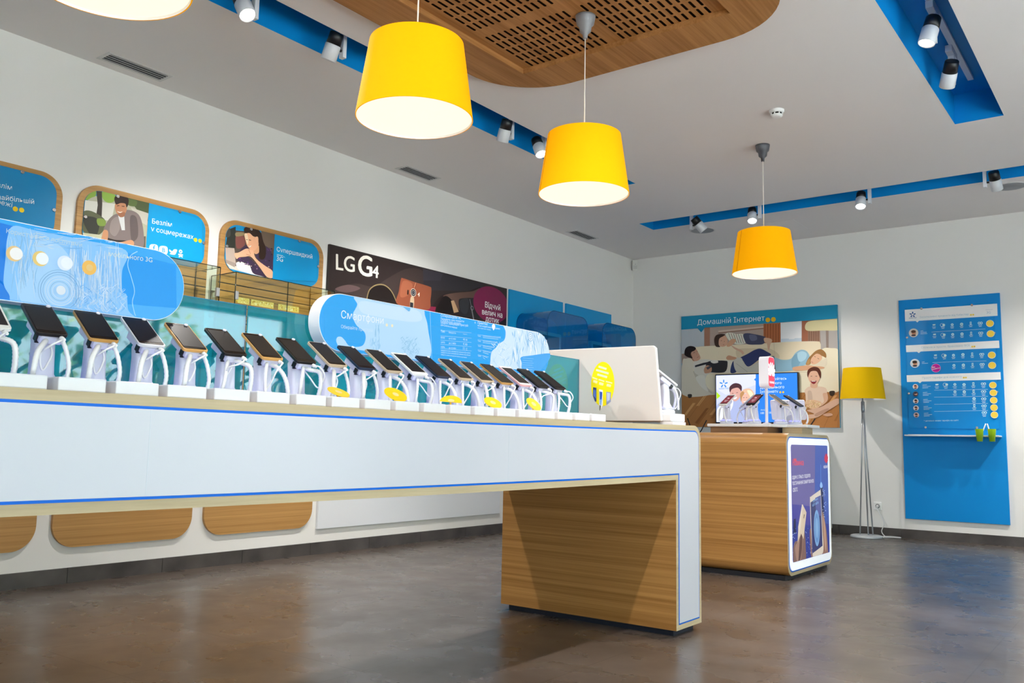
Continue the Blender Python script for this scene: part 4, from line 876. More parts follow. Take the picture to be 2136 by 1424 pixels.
for p, q in (((285, 530), (365, 560)), ((385, 562), (480, 595)), ((505, 595), (610, 625))): a.line('#FBF3B0', p, q, 0.006)
for x, y in ((330, 600), (430, 635), (555, 662)): a.line('#E8DCA0', (x-35, y-10), (x+35, y+10), 0.013)
a.g('#3A4470', (295, 690), (350, 702), (350, 930), (325, 925), (292, 830)); a.g('#5B74C8', (300, 730), (345, 740), (345, 880), (300, 830)); a.g('#F1F2F4', (395, 725), (455, 740), (455, 1000), (395, 985)); a.g('#3F5FC4', (402, 760), (448, 770), (440, 900), (405, 960)); a.g('#8FB0E8', (405, 900), (445, 880), (430, 1000), (405, 980)); a.g('#8A94B8', (512, 765), (590, 775), (585, 930), (515, 985)); a.g('#B8C0DA', (525, 780), (580, 790), (570, 900), (525, 930))
a.g('#6E685E', (400, 990), (428, 995), (410, 1075), (400, 1070)); a.g('#F4F2F4', (425, 985), (450, 990), (435, 1040), (425, 1040))
a.build('sticker', t)
RSTAND = stand('phone_stand', '', 'phone stand', 3, base='round', group='white round based phone stands'); freeze(RSTAND)
s_ = first_or_dup(RSTAND, 'rs', (3.22, 3.815, 1.0115), math.radians(62), 'white phone stand on the shelf behind the end display panel')
p_ = dup(kinds['white'], (3.214, 3.804, 1.1858), math.radians(62), 'white smartphone seen from behind at the counter end'); p_['group'] = 'phone behind end display'

# ------------------------------------------------------------ oak kiosk
KX0, KX1, KY0, KY1, KZ = 2.2, 3.15, 5.69, 6.62, 0.957
t = thing('oak_kiosk', 'oak kiosk with rounded corners and glowing blue poster front', 'kiosk', (2.68, 6.15, 0))
o = rrect(KY0, 0.03, KY1, KZ, 0.075, 10)
mb = MB(); mb.prism([(KX0, u, v) for u, v in o], (KX1-KX0, 0, 0), WOOD, capm=EDGE); ob = mb.build('oak_body', t)
o = rrect(KY0+0.022, 0.052, KY1-0.022, KZ-0.022, 0.06, 10)
mb = MB(); mb.prism([(KX1+0.0003, u, v) for u, v in o], (0.0008, 0, 0), TRIMB); mb.build('trim_line', t)
o = rrect(KY0+0.03, 0.062, KY1-0.03, KZ-0.03, 0.052, 10)
mb = MB(); mb.prism([(KX1+0.0012, u, v) for u, v in o], (0.004, 0, 0), M('#EEF2FA', 0.3, emit=0.35)); mb.build('front_frame', t)
mb = MB(); mb.box((KX0+0.03, KY0+0.03, 0), (KX1-0.03, KY1-0.03, 0.03), M('#1B1E26', 0.5)); mb.build('plinth', t)
p0, p1, q0, q1 = KY0+0.075, KY1-0.075, 0.115, KZ-0.075
o = rrect(p0, q0, p1, q1, 0.02, 5)
mb = MB(); mb.prism([(KX1+0.0053, u, v) for u, v in o], (0.001, 0, 0), M('#5B56A0', 0.25, emit=0.6, gain=0.5)); mb.build('light_panel', t)
a = Art(Plane('X', KX1+0.0065), (1630, 890, 4.317), emit=0.55)
a.g('#6F66A8', (60, 90), (310, 100), (300, 900), (60, 900)); a.g('#3F5DB8', (302, 90), (470, 90), (470, 900), (298, 900)); a.g('#2E3F9E', (80, 830), (470, 865), (470, 1300), (60, 1400)); a.g('#4A48A6', (60, 700), (305, 720), (300, 900), (60, 850))
a.g('#1C2050', (112, 830), (128, 825), (133, 960), (106, 960)); random.seed(5)
for k in range(150):
    x = random.choice((random.uniform(345, 420), random.uniform(200, 280), random.uniform(95, 130))); y = random.uniform(900, 1180) if x < 300 else random.uniform(640, 1170)
    a.g(random.choice(('#BFD6FF', '#6FA0F0', '#E6F0FF', '#1A2468', '#1A2468')), (x-2, y-3), (x+2, y-3), (x+2, y+4), (x-2, y+4)); a.k -= 0.9
a.g('#15205A', (346, 525), (368, 515), (384, 760), (392, 1000), (352, 1000)); a.s_('#9CC8FF', (345, 525), (355, 495), (368, 520), (366, 545), (350, 548)); a.g('#6FA8F0', (350, 340), (353, 340), (354, 500), (351, 500))
for k in range(90):
    x = random.uniform(348, 388); y = random.uniform(560, 980); a.g(random.choice(('#CFE0FF', '#0F1846')), (x-2, y-4), (x+2, y-4), (x+2, y+4), (x-2, y+4)); a.k -= 0.9
a.s_('#8A6A62', (84, 1330), (110, 1060), (150, 1020), (170, 950), (190, 870), (200, 900), (215, 1050), (208, 1270)); a.s_('#B08A7A', (120, 1090), (160, 1010), (185, 900), (195, 930), (180, 1150), (150, 1260)); a.s_('#6A4C4A', (165, 1000), (185, 950), (180, 1120), (150, 1240), (155, 1120))
a.g('#E6D2B8', (183, 697), (190, 700), (223, 770), (196, 1010), (175, 960), (142, 1045), (150, 900)); a.g('#F2E6D4', (183, 697), (190, 700), (170, 900), (150, 1000), (148, 900)); a.g('#3A3440', (200, 785), (206, 790), (200, 825), (196, 822))
a.s_('#9A7468', (365, 770), (385, 830), (405, 960), (418, 1180), (370, 1170), (366, 1000)); a.s_('#9A7468', (252, 930), (268, 940), (272, 1120), (290, 1190), (270, 1200), (255, 1050)); a.s_('#C9A088', (372, 800), (392, 900), (402, 1060), (395, 1120), (380, 1000))
a.s_('#E9DCCB', (254, 645), (262, 628), (335, 575), (346, 570), (352, 600), (366, 900), (371, 1130), (290, 1190), (280, 1170), (262, 900)); a.g('#3A3F78', (259, 680), (350, 615), (367, 1070), (276, 1140)); a.g('#5A62A8', (300, 640), (350, 615), (358, 800), (310, 800)); a.disc('#86B4E6', (316, 910), 0.065, 30, 0.125); a.disc('#6A9AD6', (316, 910), 0.048, 30, 0.10); a.disc('#8FBCEA', (316, 910), 0.03, 30, 0.07); a.text('#9FD0FF', 'Торкнись', (275, 682), (325, 655)); a.text('#9FD0FF', 'щоб зайти', (275, 715), (330, 690))
for k in range(7):
    an = math.radians(-66+22*k); c, s_n = math.cos(an), math.sin(an); a.s_('#DC1E46', (400-3, 322), (400+16*s_n-9*c*0.6, 322-50*c), (400+22*s_n, 322-78*c-8), (400+16*s_n+9*c*0.6, 322-50*c), (403, 322))
a.text('#F4F4FA', 'HUAWEI', (376, 374), (421, 370), 0.02)
a.text('#F0505E', 'Новинка', (97, 347), (196, 346), 0.03); a.g('#E8505E', (105, 285), (130, 285), (130, 308), (105, 308))
a.text('#F2F2FA', 'ОДИН З ТРЬОХ ЛІДЕРІВ', (92, 472), (256, 452), 0.02); a.text('#F2F2FA', 'ПОСТАЧАННЯ СМАРТФОНІВ', (90, 526), (286, 500), 0.02); a.text('#F2F2FA', 'У СВІТІ', (84, 588), (140, 578), 0.02)
a.text('#E6DCE0', 'Пропозиція обмежена', (110, 1272), (200, 1240)); a.text('#E6DCE0', 'деталі на сайті', (310, 1205), (392, 1172)); a.text('#E6DCE0', 'дізнайтеся', (215, 1228), (290, 1215))
for p in a.mb.v: p.y = min(max(p.y, p0+0.002), p1-0.002); p.z = min(max(p.z, q0+0.002), q1-0.002)
a.build('printed_face', t)

# riser, plates, sign and phones on the kiosk
t = thing('phone_display_stand', 'white cross shaped display plate on oak riser atop the kiosk', 'display stand', (2.72, 6.22, KZ))
z0 = KZ+0.0005
mb = MB(); mb.box((2.475, 6.02, z0), (2.905, 6.42, 1.003), wood('oak_riser', (120, 88, 60), (150, 116, 84), (3, 3, 80))); mb.box((2.95, 6.19, z0), (3.09, 6.42, 1.003), EDGE); mb.build('riser', t)
cross = [(2.455, 6.0), (2.93, 6.0), (2.985, 6.17), (3.135, 6.17), (3.135, 6.45), (2.985, 6.45), (2.93, 6.62), (2.455, 6.62)]
mb = MB(); mb.prism([(u, v, 1.0035) for u, v in cross], (0, 0, 0.022), WGLOSS); mb.build('plate', t, bevel=0.006)
PZ = 1.0260
t = thing('brand_sign', 'small red and white light box sign on a thin white post', 'sign', (2.86, 6.12, PZ))
x, y = 2.862, 6.12
mb = MB(); mb.lathe([(0.03, 0), (0.03, 0.006), (0.012, 0.012), (0.0105, 0.014), (0.0105, 0.264)], M('#E9E6F4', 0.3), (x, y, PZ), 20); mb.build('post', t)
o = rrect(y-0.05, 1.288, y+0.075, 1.512, 0.03, 8)
mb = MB(); mb.prism([(x-0.035, u, v) for u, v in o], (0.070, 0, 0), M('#F1EDF4', 0.35, emit=0.12)); mb.build('housing', t, bevel=0.004)
o = rrect(y-0.044, 1.294, y+0.069, 1.506, 0.026, 8)
mb = MB(); mb.prism([(x+0.0352, u, v) for u, v in o], (0.001, 0, 0), M('#E61A48', 0.3, emit=0.75, gain=0.4)); mb.build('face', t)
a = Art(Plane('X', x+0.0364), emit=1.0); a.STEP = 0.0001
def flower(a, u, v, r, c):
    for k in range(8):
        an = math.radians(-77+22*k); d = (math.sin(an), math.cos(an)); n = (d[1], -d[0]); L = r*(1.0 if 1 < k < 6 else 0.85 if k in (1, 6) else 0.62)
        P = [(0.12, 0.02), (0.55, 0.16), (0.9, 0.13), (1.0, 0.0), (0.9, -0.13), (0.55, -0.16), (0.12, -0.02)]
        a.uvp(c, [(u+d[0]*p*L+n[0]*q*r*0.75, v+d[1]*p*L+n[1]*q*r*0.75) for p, q in P])
flower(a, y+0.012, 1.375, 0.10, '#FFFFFF')
V0 = Vector((x+0.0364, y-0.03, 1.318))
def text_uv(a, c, body, A, B, weight=0.0, hs=1.0):
    a_P = a.P; a.P = lambda q: q; a.text(c, body, A, B, weight, hs); a.P = a_P
text_uv(a, '#FFFFFF', 'HUAWEI', Vector((a.p.val, y-0.032, 1.318)), Vector((a.p.val, y+0.056, 1.318)), 0.03)
a.build('emblem', t)
def kphone(kd, x, y, rz, label, screen=None, vn=3):
    s_ = first_or_dup(RSTAND, 'rs', (x, y, PZ), rz, ''); s_['label'] = 'phone stand holding the '+label
    d = Vector((math.cos(rz), math.sin(rz), 0)); p = first_or_dup(kinds[kd], ('p', kd), (x-d.x*0.012, y-d.y*0.012, PZ+0.1738), rz+math.radians(-4), label); p['group'] = 'smartphones on the kiosk'
    if screen:
        R = Matrix.Translation(p.location) @ Matrix.Rotation(rz+math.radians(-4), 4, 'Z') @ Matrix.Rotation(TILT, 4, 'Y')
        mb = MB(); o = rrect(-0.055, -0.029, 0.053, 0.029, 0.001, 2); mb.prism([(u, v, 0) for u, v in o], (0, 0, 0.0003), M('#6A1024', 0.3, emit=0.9, gain=0.4))
        wm = M('#F0D8DC', 0.3, emit=0.8, gain=0.3)
        for k in range(8):
            an = math.radians(-77+22*k); dd = (-math.cos(an), math.sin(an)); n = (dd[1], -dd[0]); r = 0.016*(1.0 if 1 < k < 6 else 0.75)
            mb.prism([(-0.014+dd[0]*q*r+n[0]*w*0.012, dd[1]*q*r+n[1]*w*0.012, 0.0004) for q, w in ((0.15, 0.02), (0.6, 0.14), (1, 0), (0.6, -0.14), (0.15, -0.02))], (0, 0, 0.0002), wm)
        for k in range(3): mb.box((0.006+0.012*k, -0.016+0.004*k, 0.0003), (0.009+0.012*k, 0.016-0.004*k, 0.0005), wm)
        mb.v = [Vector(q)+Vector((0, 0, 0.0088)) for q in mb.v]
        ob = mb.build('lit_screen'); ob.parent = p; ob.matrix_parent_inverse = Matrix(); ob.matrix_basis = Matrix.Rotation(TILT, 4, 'Y')
kphone('white', 2.555, 6.13, math.radians(-97), 'white smartphone with red screen at kiosk left', True)
kphone('silver', 2.645, 6.33, math.radians(165), 'silver smartphone turned sideways between red screen phones')
kphone('black', 2.765, 6.13, math.radians(-97), 'black smartphone with red screen beside sign post', True)
kphone('silvergold', 2.925, 6.225, math.radians(-12), 'pale framed smartphone leaning right near sign post')
kphone('navy', 2.985, 6.36, math.radians(-8), 'dark blue smartphone leaning right, outermost on kiosk')
t = thing('tablet', 'white tablet seen from behind at the rear of the kiosk', 'tablet', (2.875, 6.55, 1.026))
R = Matrix.Translation((2.875, 6.53, 1.145)) @ Matrix.Rotation(math.radians(10), 4, 'Z') @ Matrix.Rotation(math.radians(28), 4, 'X')
mb = MB(); mb.prism([R @ Vector((u, -0.005, v)) for u, v in rrect(-0.125, -0.082, 0.125, 0.082, 0.012, 6)], R.to_3x3() @ Vector((0, 0.009, 0)), M('#F3F0F5', 0.35)); mb.build('case', t, bevel=0.002)
mb = MB(); mb.box((-0.117, 0.0042, -0.074), (0.117, 0.005, 0.074), BLACK, R); mb.build('screen', t)
mb = MB(); mb.lathe([(0.004, 0), (0.0035, 0.0012)], BLACK, n=14, mat=R @ Matrix.Translation((0.0, -0.005, 0.068)) @ Matrix.Rotation(math.radians(90), 4, 'X')); mb.build('camera_lens', t)
mb = MB(); mb.rings([[(2.875+u, 6.565+v, 1.026) for u, v in rrect(-0.05, -0.035, 0.05, 0.03, 0.02, 4)], [(2.875+u, 6.57+v, 1.038) for u, v in rrect(-0.045, -0.03, 0.045, 0.025, 0.02, 4)], [(2.875+u, 6.562+v, 1.115) for u, v in rrect(-0.022, -0.015, 0.022, 0.015, 0.01, 4)]], PLAST); mb.build('foot', t)

# ------------------------------------------------------------ back wall
t = thing('wall_poster', 'large family on a sofa poster with blue header', 'poster', (1.56, YB, 1.08))
PX0, PX1, PZ0, PZ1 = 0.663, 2.451, 1.076, 2.368
mb = MB(); mb.box((PX0, YB-0.032, PZ0), (PX1, YB-0.0005, PZ1), M('#1C93B8', 0.35)); mb.build('panel', t, bevel=0.001)
a = Art(Plane('Y', YB-0.0325), (1410, 620, 5.086), gain=1.25)
a.g('#9A8478', (60, 340), (1760, 200), (1760, 640), (60, 700)); a.g('#B4B8BC', (60, 335), (305, 318), (300, 560), (60, 600)); a.g('#9C6F58', (300, 320), (360, 316), (360, 530), (300, 540)); a.g('#A89488', (360, 318), (940, 280), (940, 480), (360, 530)); a.g('#C4B0A0', (450, 352), (930, 305), (930, 322), (450, 372)); a.g('#8A6A58', (450, 372), (930, 322), (930, 334), (450, 384))
a.g('#A8623C', (928, 282), (1112, 270), (1110, 480), (930, 490))
for k in range(6): a.g('#8A4A2C', (940+29*k, 282), (950+29*k, 281), (948+29*k, 485), (940+29*k, 485))
a.g('#E2E6E8', (1110, 268), (1335, 250), (1333, 480), (1112, 480)); a.g('#C2CCD4', (1115, 440), (1333, 430), (1333, 480), (1115, 480)); a.g('#F0F0EE', (1200, 262), (1260, 257), (1258, 440), (1200, 445)); a.g('#9E6248', (1335, 252), (1400, 248), (1400, 480), (1335, 480)); a.g('#94705C', (1400, 248), (1525, 240), (1525, 480), (1400, 480))
for k in range(5): a.g('#7C5846', (1410+24*k, 340), (1418+24*k, 340), (1418+24*k, 480), (1410+24*k, 480))
a.g('#A8A09A', (1525, 240), (1745, 222), (1745, 580), (1540, 580)); a.g('#8C7A70', (1590, 345), (1620, 345), (1620, 540), (1595, 540)); a.s_('#D2C698', (1395, 262), (1560, 236), (1735, 224), (1735, 340), (1560, 352), (1385, 350))
a.g('#AE7440', (60, 1005), (1760, 960), (1760, 1420), (60, 1420)); random.seed(4)
for k in range(26):
    x = random.uniform(70, 1680); y = random.uniform(1030, 1340); L = random.uniform(60, 160); a.g(random.choice(('#C48C54', '#9C6434', '#D09C62', '#8C562C')), (x, y+L), (x+30, y+L), (x+30+L*0.75, y), (x+L*0.75, y))
for k in range(12): a.line('#7A4A26', (70+150*k, 1400), (330+150*k, 1020), 0.003)
SF = '#DDCDB0'
a.s_(SF, (200, 560), (240, 525), (420, 512), (700, 500), (1000, 482), (1250, 470), (1490, 466), (1532, 485), (1538, 560), (1535, 800), (900, 830), (210, 830)); a.s_('#CDBB9C', (640, 560), (800, 540), (1000, 545), (1100, 640), (900, 720), (700, 700)); a.line('#C2AE90', (1040, 480), (1050, 640), 0.004)
a.s_('#E3D5BA', (1500, 620), (1560, 545), (1640, 538), (1735, 570), (1745, 800), (1740, 985), (1600, 1000), (1450, 900)); a.s_('#E4D6BC', (210, 800), (420, 820), (900, 800), (1400, 782), (1600, 830), (1735, 850), (1740, 985), (1300, 1010), (700, 1025), (90, 1028), (120, 900)); a.s_('#D0C6B4', (70, 690), (110, 650), (160, 648), (188, 690), (190, 800), (250, 840), (330, 950), (400, 1026), (70, 1030)); a.s_('#BCB2A0', (185, 780), (240, 826), (300, 860), (330, 950), (390, 1020), (280, 960), (215, 860))
a.line('#B8A88C', (420, 815), (1500, 790), 0.004); a.s_('#3A2E24', (128, 1030), (168, 1028), (166, 1060), (136, 1066)); a.s_('#3A2E24', (1630, 998), (1684, 994), (1678, 1036), (1640, 1042))
a.s_('#CFC8BC', (190, 690), (240, 664), (330, 658), (410, 668), (560, 668), (618, 680), (612, 790), (580, 800), (430, 800), (330, 826), (300, 960), (330, 950), (250, 840), (196, 790)); a.g('#DAD0C0', (545, 672), (612, 672), (580, 800), (520, 796)); a.g('#2E2C30', (203, 722), (290, 695), (360, 682), (362, 700), (205, 742)); a.s_('#2E2C30', (330, 690), (430, 672), (520, 672), (550, 690), (522, 790), (380, 796), (325, 780)); a.s_('#D6CEC2', (370, 680), (400, 700), (450, 690), (430, 665))
a.s_('#B98A6C', (300, 760), (330, 722), (378, 738), (376, 790), (330, 806), (305, 800)); a.g('#4A4A50', (322, 745), (368, 722), (382, 738), (338, 768)); a.s_('#D8D2C6', (212, 850), (300, 830), (320, 930), (345, 1000), (270, 950))
a.s_('#2F3764', (600, 690), (650, 655), (760, 600), (840, 556), (900, 545), (960, 572), (1010, 612), (900, 650), (770, 735), (700, 660), (660, 720), (640, 792), (580, 796)); a.s_('#C4BEB2', (615, 660), (690, 640), (720, 690), (770, 738), (880, 690), (1040, 690), (1030, 780), (820, 792), (650, 792)); a.line('#9A9488', (640, 700), (760, 790), 0.004)
a.s_('#C08C6E', (535, 640), (560, 616), (600, 626), (645, 640), (622, 660), (552, 663)); a.s_('#C2937A', (145, 590), (180, 560), (215, 548), (240, 590), (262, 640), (240, 668), (200, 676), (172, 650)); a.s_('#9C705A', (145, 610), (165, 600), (180, 650), (200, 676), (178, 668)); a.s_('#241A18', (92, 600), (98, 555), (120, 526), (158, 516), (200, 526), (214, 546), (196, 566), (168, 580), (160, 610), (178, 645), (140, 638), (104, 620)); a.line('#3A2620', (186, 592), (204, 582), 0.004); a.line('#3A2620', (222, 576), (232, 574), 0.004); a.line('#8A4A40', (226, 640), (244, 628), 0.004); a.line('#A87860', (214, 590), (224, 615), 0.004)
a.s_('#CBA086', (585, 505), (640, 535), (700, 560), (724, 590), (708, 606), (684, 580), (620, 545)); a.s_('#D6D2C2', (528, 392), (570, 372), (640, 388), (718, 394), (742, 480), (660, 500), (600, 480), (560, 450))
for k in range(6): a.line(('#2F4A3A', '#7A2E38')[k % 2], (560+26*k, 378+3*k), (600+24*k, 486), 0.005)
a.s_('#C99878', (540, 515), (575, 455), (620, 440), (640, 462), (610, 495), (570, 522)); a.s_('#CB9C80', (446, 455), (480, 415), (520, 405), (546, 440), (548, 495), (512, 522), (466, 514)); a.s_('#3C271E', (410, 440), (430, 402), (480, 388), (524, 396), (500, 415), (462, 440), (456, 500), (472, 525), (430, 524), (412, 490)); a.line('#3A241E', (478, 462), (490, 458), 0.004); a.line('#3A241E', (512, 470), (520, 466), 0.004); a.line('#A05A50', (500, 500), (516, 506), 0.004)
a.s_('#44465E', (716, 396), (760, 380), (850, 394), (930, 412), (955, 432), (932, 492), (850, 502), (760, 496), (728, 450)); a.s_('#5E607A', (780, 400), (850, 404), (860, 450), (800, 460)); a.s_('#CCA488', (940, 430), (1005, 438), (1022, 462), (1004, 500), (992, 560), (976, 545), (966, 490), (940, 470))
a.s_('#8FB4C6', (1020, 640), (1130, 662), (1220, 652), (1270, 590), (1330, 556), (1392, 574), (1424, 640), (1402, 700), (1300, 745), (1220, 778), (1030, 778)); a.s_('#7AA2B8', (1230, 660), (1280, 600), (1330, 640), (1300, 730), (1240, 760)); a.s_('#A9CAD8', (1290, 600), (1340, 572), (1390, 600), (1370, 660), (1310, 680)); a.g('#5A6672', (1020, 622), (1044, 622), (1062, 776), (1028, 776))
a.s_('#D8CCB4', (1420, 730), (1500, 690), (1570, 660), (1602, 640), (1598, 720), (1520, 745), (1440, 752)); a.s_('#D2A07C', (1250, 740), (1400, 722), (1470, 728), (1565, 738), (1562, 756), (1400, 770), (1262, 778)); a.s_('#9A6E40', (1380, 710), (1405, 650), (1440, 610), (1490, 565), (1545, 552), (1590, 590), (1594, 640), (1560, 625), (1490, 610), (1450, 660), (1420, 712)); a.s_('#D9AC8C', (1430, 680), (1444, 640), (1492, 598), (1542, 615), (1548, 655), (1500, 700), (1450, 712)); a.line('#4A3428', (1470, 625), (1484, 634), 0.004); a.line('#4A3428', (1505, 645), (1520, 655), 0.004); a.line('#B06058', (1440, 682), (1458, 694), 0.004); a.s_('#B88A54', (1385, 706), (1400, 670), (1420, 650), (1425, 690), (1410, 715))
a.s_('#D2A98C', (1558, 1010), (1602, 1005), (1612, 1090), (1545, 1152), (1500, 1150), (1562, 1090)); a.s_('#D9BFA8', (1368, 985), (1420, 945), (1470, 960), (1520, 945), (1590, 962), (1604, 1010), (1560, 1022), (1562, 1120), (1400, 1125), (1376, 1030)); a.s_('#C7AC96', (1400, 1000), (1440, 1000), (1450, 1100), (1410, 1110)); a.s_('#D5A98C', (1436, 905), (1494, 905), (1502, 950), (1470, 964), (1430, 950))
a.s_('#D7B08C', (1375, 1100), (1440, 1085), (1520, 1100), (1545, 1122), (1510, 1172), (1440, 1184), (1385, 1150))
for k in range(60):
    x, y = random.uniform(1380, 1535), random.uniform(1095, 1170); a.disc(random.choice(('#F0DDB0', '#CDAA70', '#E6CC94', '#B48C5A')), (x, y), 0.0045, 6); a.k -= 0.9
a.s_('#CFA78E', (1390, 1200), (1480, 1180), (1560, 1152), (1690, 1078), (1738, 1084), (1736, 1124), (1600, 1210), (1500, 1272), (1400, 1284), (1376, 1268), (1400, 1246), (1470, 1235)); a.s_('#B98F78', (1480, 1235), (1600, 1180), (1620, 1195), (1500, 1262)); a.s_('#C79A80', (1560, 1240), (1640, 1228), (1664, 1250), (1600, 1262))
a.s_('#D9AC92', (1404, 815), (1430, 780), (1470, 770), (1512, 785), (1530, 840), (1510, 900), (1468, 930), (1430, 905), (1408, 865)); a.s_('#5C3024', (1394, 810), (1408, 765), (1460, 738), (1516, 750), (1542, 800), (1536, 860), (1520, 830), (1500, 790), (1470, 780), (1430, 790), (1410, 830), (1402, 850)); a.s_('#8A2E34', (1432, 884), (1460, 890), (1492, 884), (1484, 908), (1464, 920), (1442, 908)); a.g('#F2ECE6', (1438, 887), (1486, 887), (1480, 893), (1444, 893)); a.line('#3C261E', (1432, 838), (1448, 836), 0.005); a.line('#3C261E', (1482, 836), (1500, 838), 0.005)
HB = '#1287AE'
a.g(HB, (60, 200), (1760, 60), (1760, 222), (310, 322), (272, 372), (234, 330), (60, 344)); a.text('#E8F2F5', 'Домашній Інтернет', (230, 294), (944, 247)); 
for q in ((978, 240), (1037, 235)): a.disc('#F0AC14', q, 0.0265)
for p in a.mb.v: p.x = min(max(p.x, PX0+0.001), PX1-0.001); p.z = min(max(p.z, PZ0+0.001), PZ1-0.001)
a.build('printed_picture', t)

t = thing('wall_television', 'wall television showing a smiling couple and white text on blue', 'television', (1.57, YB-0.05, 1.13))
SX0, SX1, SZ0, SZ1 = 1.101, 2.043, 1.118, 1.668
mb = MB(); mb.box((SX0, YB-0.082, SZ0), (SX1, YB-0.045, SZ1), M('#1B1D22', 0.3)); mb.build('casing', t, bevel=0.003)
mb = MB(); mb.box((1.45, YB-0.045, 1.3), (1.7, YB-0.0335, 1.5), BLACK); mb.build('wall_bracket', t)
mb = MB(); mb.box((SX0+0.011, YB-0.0832, SZ0+0.014), (SX1-0.011, YB-0.0822, SZ1-0.011), M('#3F86E0', 0.2, emit=0.95, gain=0.15)); mb.build('screen', t)
a = Art(Plane('Y', YB-0.0833), (1470, 720, 6.78), emit=0.95)
a.g('#2F7FE6', (720, 360), (1340, 360), (1340, 1300), (715, 1300)); a.g('#C9CFF0', (100, 400), (722, 380), (718, 1300), (100, 1300)); a.g('#D9DCF6', (100, 400), (722, 380), (720, 560), (300, 700), (100, 620)); a.g('#2F7FE6', (722, 462), (696, 484), (722, 505)); a.s_('#A9B4DC', (150, 900), (250, 780), (420, 700), (560, 720), (720, 800), (720, 1200), (150, 1200)); a.g('#B4DC1E', (165, 655), (224, 716), (168, 762))
a.s_('#E6EAF4', (180, 900), (330, 770), (400, 780), (380, 900), (250, 1100), (170, 1100))
for k in range(6):
    an = math.radians(90+72*k) if k < 5 else None
    if an is None: continue
    c, s_n = math.cos(an), -math.sin(an); a.line('#2F86DC', (268+18*c, 545+18*s_n), (268+58*c, 545+58*s_n), 0.014)
a.text('#3F8FE0', 'київстар', (203, 624), (338, 616))
a.s_('#D7A59A', (362, 640), (400, 600), (470, 596), (512, 630), (514, 690), (480, 760), (430, 792), (384, 760), (358, 700)); a.s_('#4A2E36', (350, 640), (352, 590), (390, 550), (440, 534), (500, 550), (526, 590), (518, 650), (500, 625), (470, 600), (420, 605), (380, 625), (360, 665)); a.line('#5A3430', (385, 680), (408, 676), 0.005); a.line('#5A3430', (445, 672), (470, 668), 0.005); a.s_('#FFFFFF', (398, 742), (430, 738), (456, 728), (446, 752), (416, 762)); a.s_('#E0B89A', (505, 670), (560, 620), (640, 612), (690, 660), (712, 750), (700, 820), (640, 800), (610, 740), (600, 690), (560, 680), (520, 720)); a.s_('#F2E0C0', (600, 640), (650, 640), (690, 700), (680, 780), (640, 720)); a.s_('#E3B4A2', (530, 730), (556, 690), (600, 690), (616, 750), (590, 820), (545, 838), (522, 790)); a.s_('#FFFFFF', (545, 795), (575, 790), (590, 780), (575, 806)); a.s_('#B98A5A', (500, 690), (540, 650), (560, 680), (530, 730), (515, 800)); a.line('#5A3430', (545, 742), (562, 738), 0.005); a.line('#5A3430', (584, 738), (600, 738), 0.005)
a.text('#DCEBFC', 'куйтесь', (968, 492), (1160, 486)); a.text('#DCEBFC', 'швидкісного', (778, 556), (1088, 548)); a.text('#DCEBFC', 'Домашнього', (784, 616), (1126, 606)); a.text('#DCEBFC', 'Інтернету', (782, 676), (1040, 668))
for q in ((1070, 663), (1111, 662)): a.disc('#F2B61A', q, 0.0105)
a.text('#BBD6FA', 'Акція', (792, 925), (870, 920)); a.text('#DCEBFC', '100 за 100', (792, 972), (962, 964))
for p in a.mb.v: p.x = min(max(p.x, SX0+0.012), SX1-0.012); p.z = min(max(p.z, SZ0+0.015), SZ1-0.012)
a.build('displayed_picture', t)

t = thing('low_cabinet', 'low white cabinet under the family poster, right end visible', 'cabinet', (1.6, 9.1, 0))
mb = MB(); mb.box((0.75, 8.96, 0.04), (2.345, YB-0.0125, 0.93), WGLOSS); mb.build('body', t, bevel=0.012)
mb = MB(); mb.box((0.78, 8.99, 0), (2.325, YB-0.0125, 0.04), M('#20222C', 0.5)); mb.build('plinth', t)
for i, (pts, lb) in enumerate(((((1434, 872), (1439, 886), (1450, 925), (1463, 897), (1474, 876)), 'thin black wire easel showing two prongs left of the kiosk'), (((1700, 873), (1692, 885), (1680, 915)), 'thin black wire prong behind the kiosk tablet'))):
    mb = MB(); P_ = [onY(u, v, 9.1) for u, v in pts]; P_ = [Vector((p.x, p.y, max(p.z, 0.932))) for p in P_]; mb.tube(P_, 0.006, BLACK, 8); tag(mb.build('wire_easel'), lb, 'easel')

# floor lamp, cable, socket
LX, LY = 2.745, 9.06
t = thing('floor_lamp', 'floor lamp with yellow drum shade and three thin steel rods', 'floor lamp', (LX, LY, 0))
mb = MB(); mb.lathe([(0.213, 1.355), (0.178, 1.665)], SHADE_OFF, (LX, LY, 0), 56, cap0=False, cap1=False); mb.lathe([(0.176, 1.664), (0.211, 1.355)], WHITE, (LX, LY, 0), 56, cap0=False, cap1=False); mb.lathe([(0.213, 1.355), (0.211, 1.355)], SHADE_OFF, (LX, LY, 0), 56, cap0=False, cap1=False); mb.build('lamp_shade', t)
mb = MB(); mb.tube([(LX, LY, 1.37), (LX, LY, 1.50)], 0.012, GREYP, 12)
for k in range(3): an = 2*math.pi*k/3+0.4; mb.tube([(LX, LY, 1.5), (LX+0.192*math.cos(an), LY+0.192*math.sin(an), 1.5)], 0.002, GREYP, 6)
mb.build('shade_holder', t)
mb = MB(); mb.lathe([(0.007, 1.22), (0.015, 1.23), (0.017, 1.25), (0.017, 1.33), (0.008, 1.34), (0.007, 1.40)], M('#8E9298', 0.35, 0.6), (LX, LY, 0), 16); mb.build('collar', t)
for k, (dx, dy) in enumerate(((-0.062, 0.01), (0.028, -0.035), (0.055, 0.03))):
    mb = MB(); mb.tube([(LX+dx*0.12, LY+dy*0.12, 1.26), (LX+dx*0.35, LY+dy*0.35, 0.85), (LX+dx, LY+dy, 0.025)], 0.0065, SILVER, 10); mb.build('rod', t)
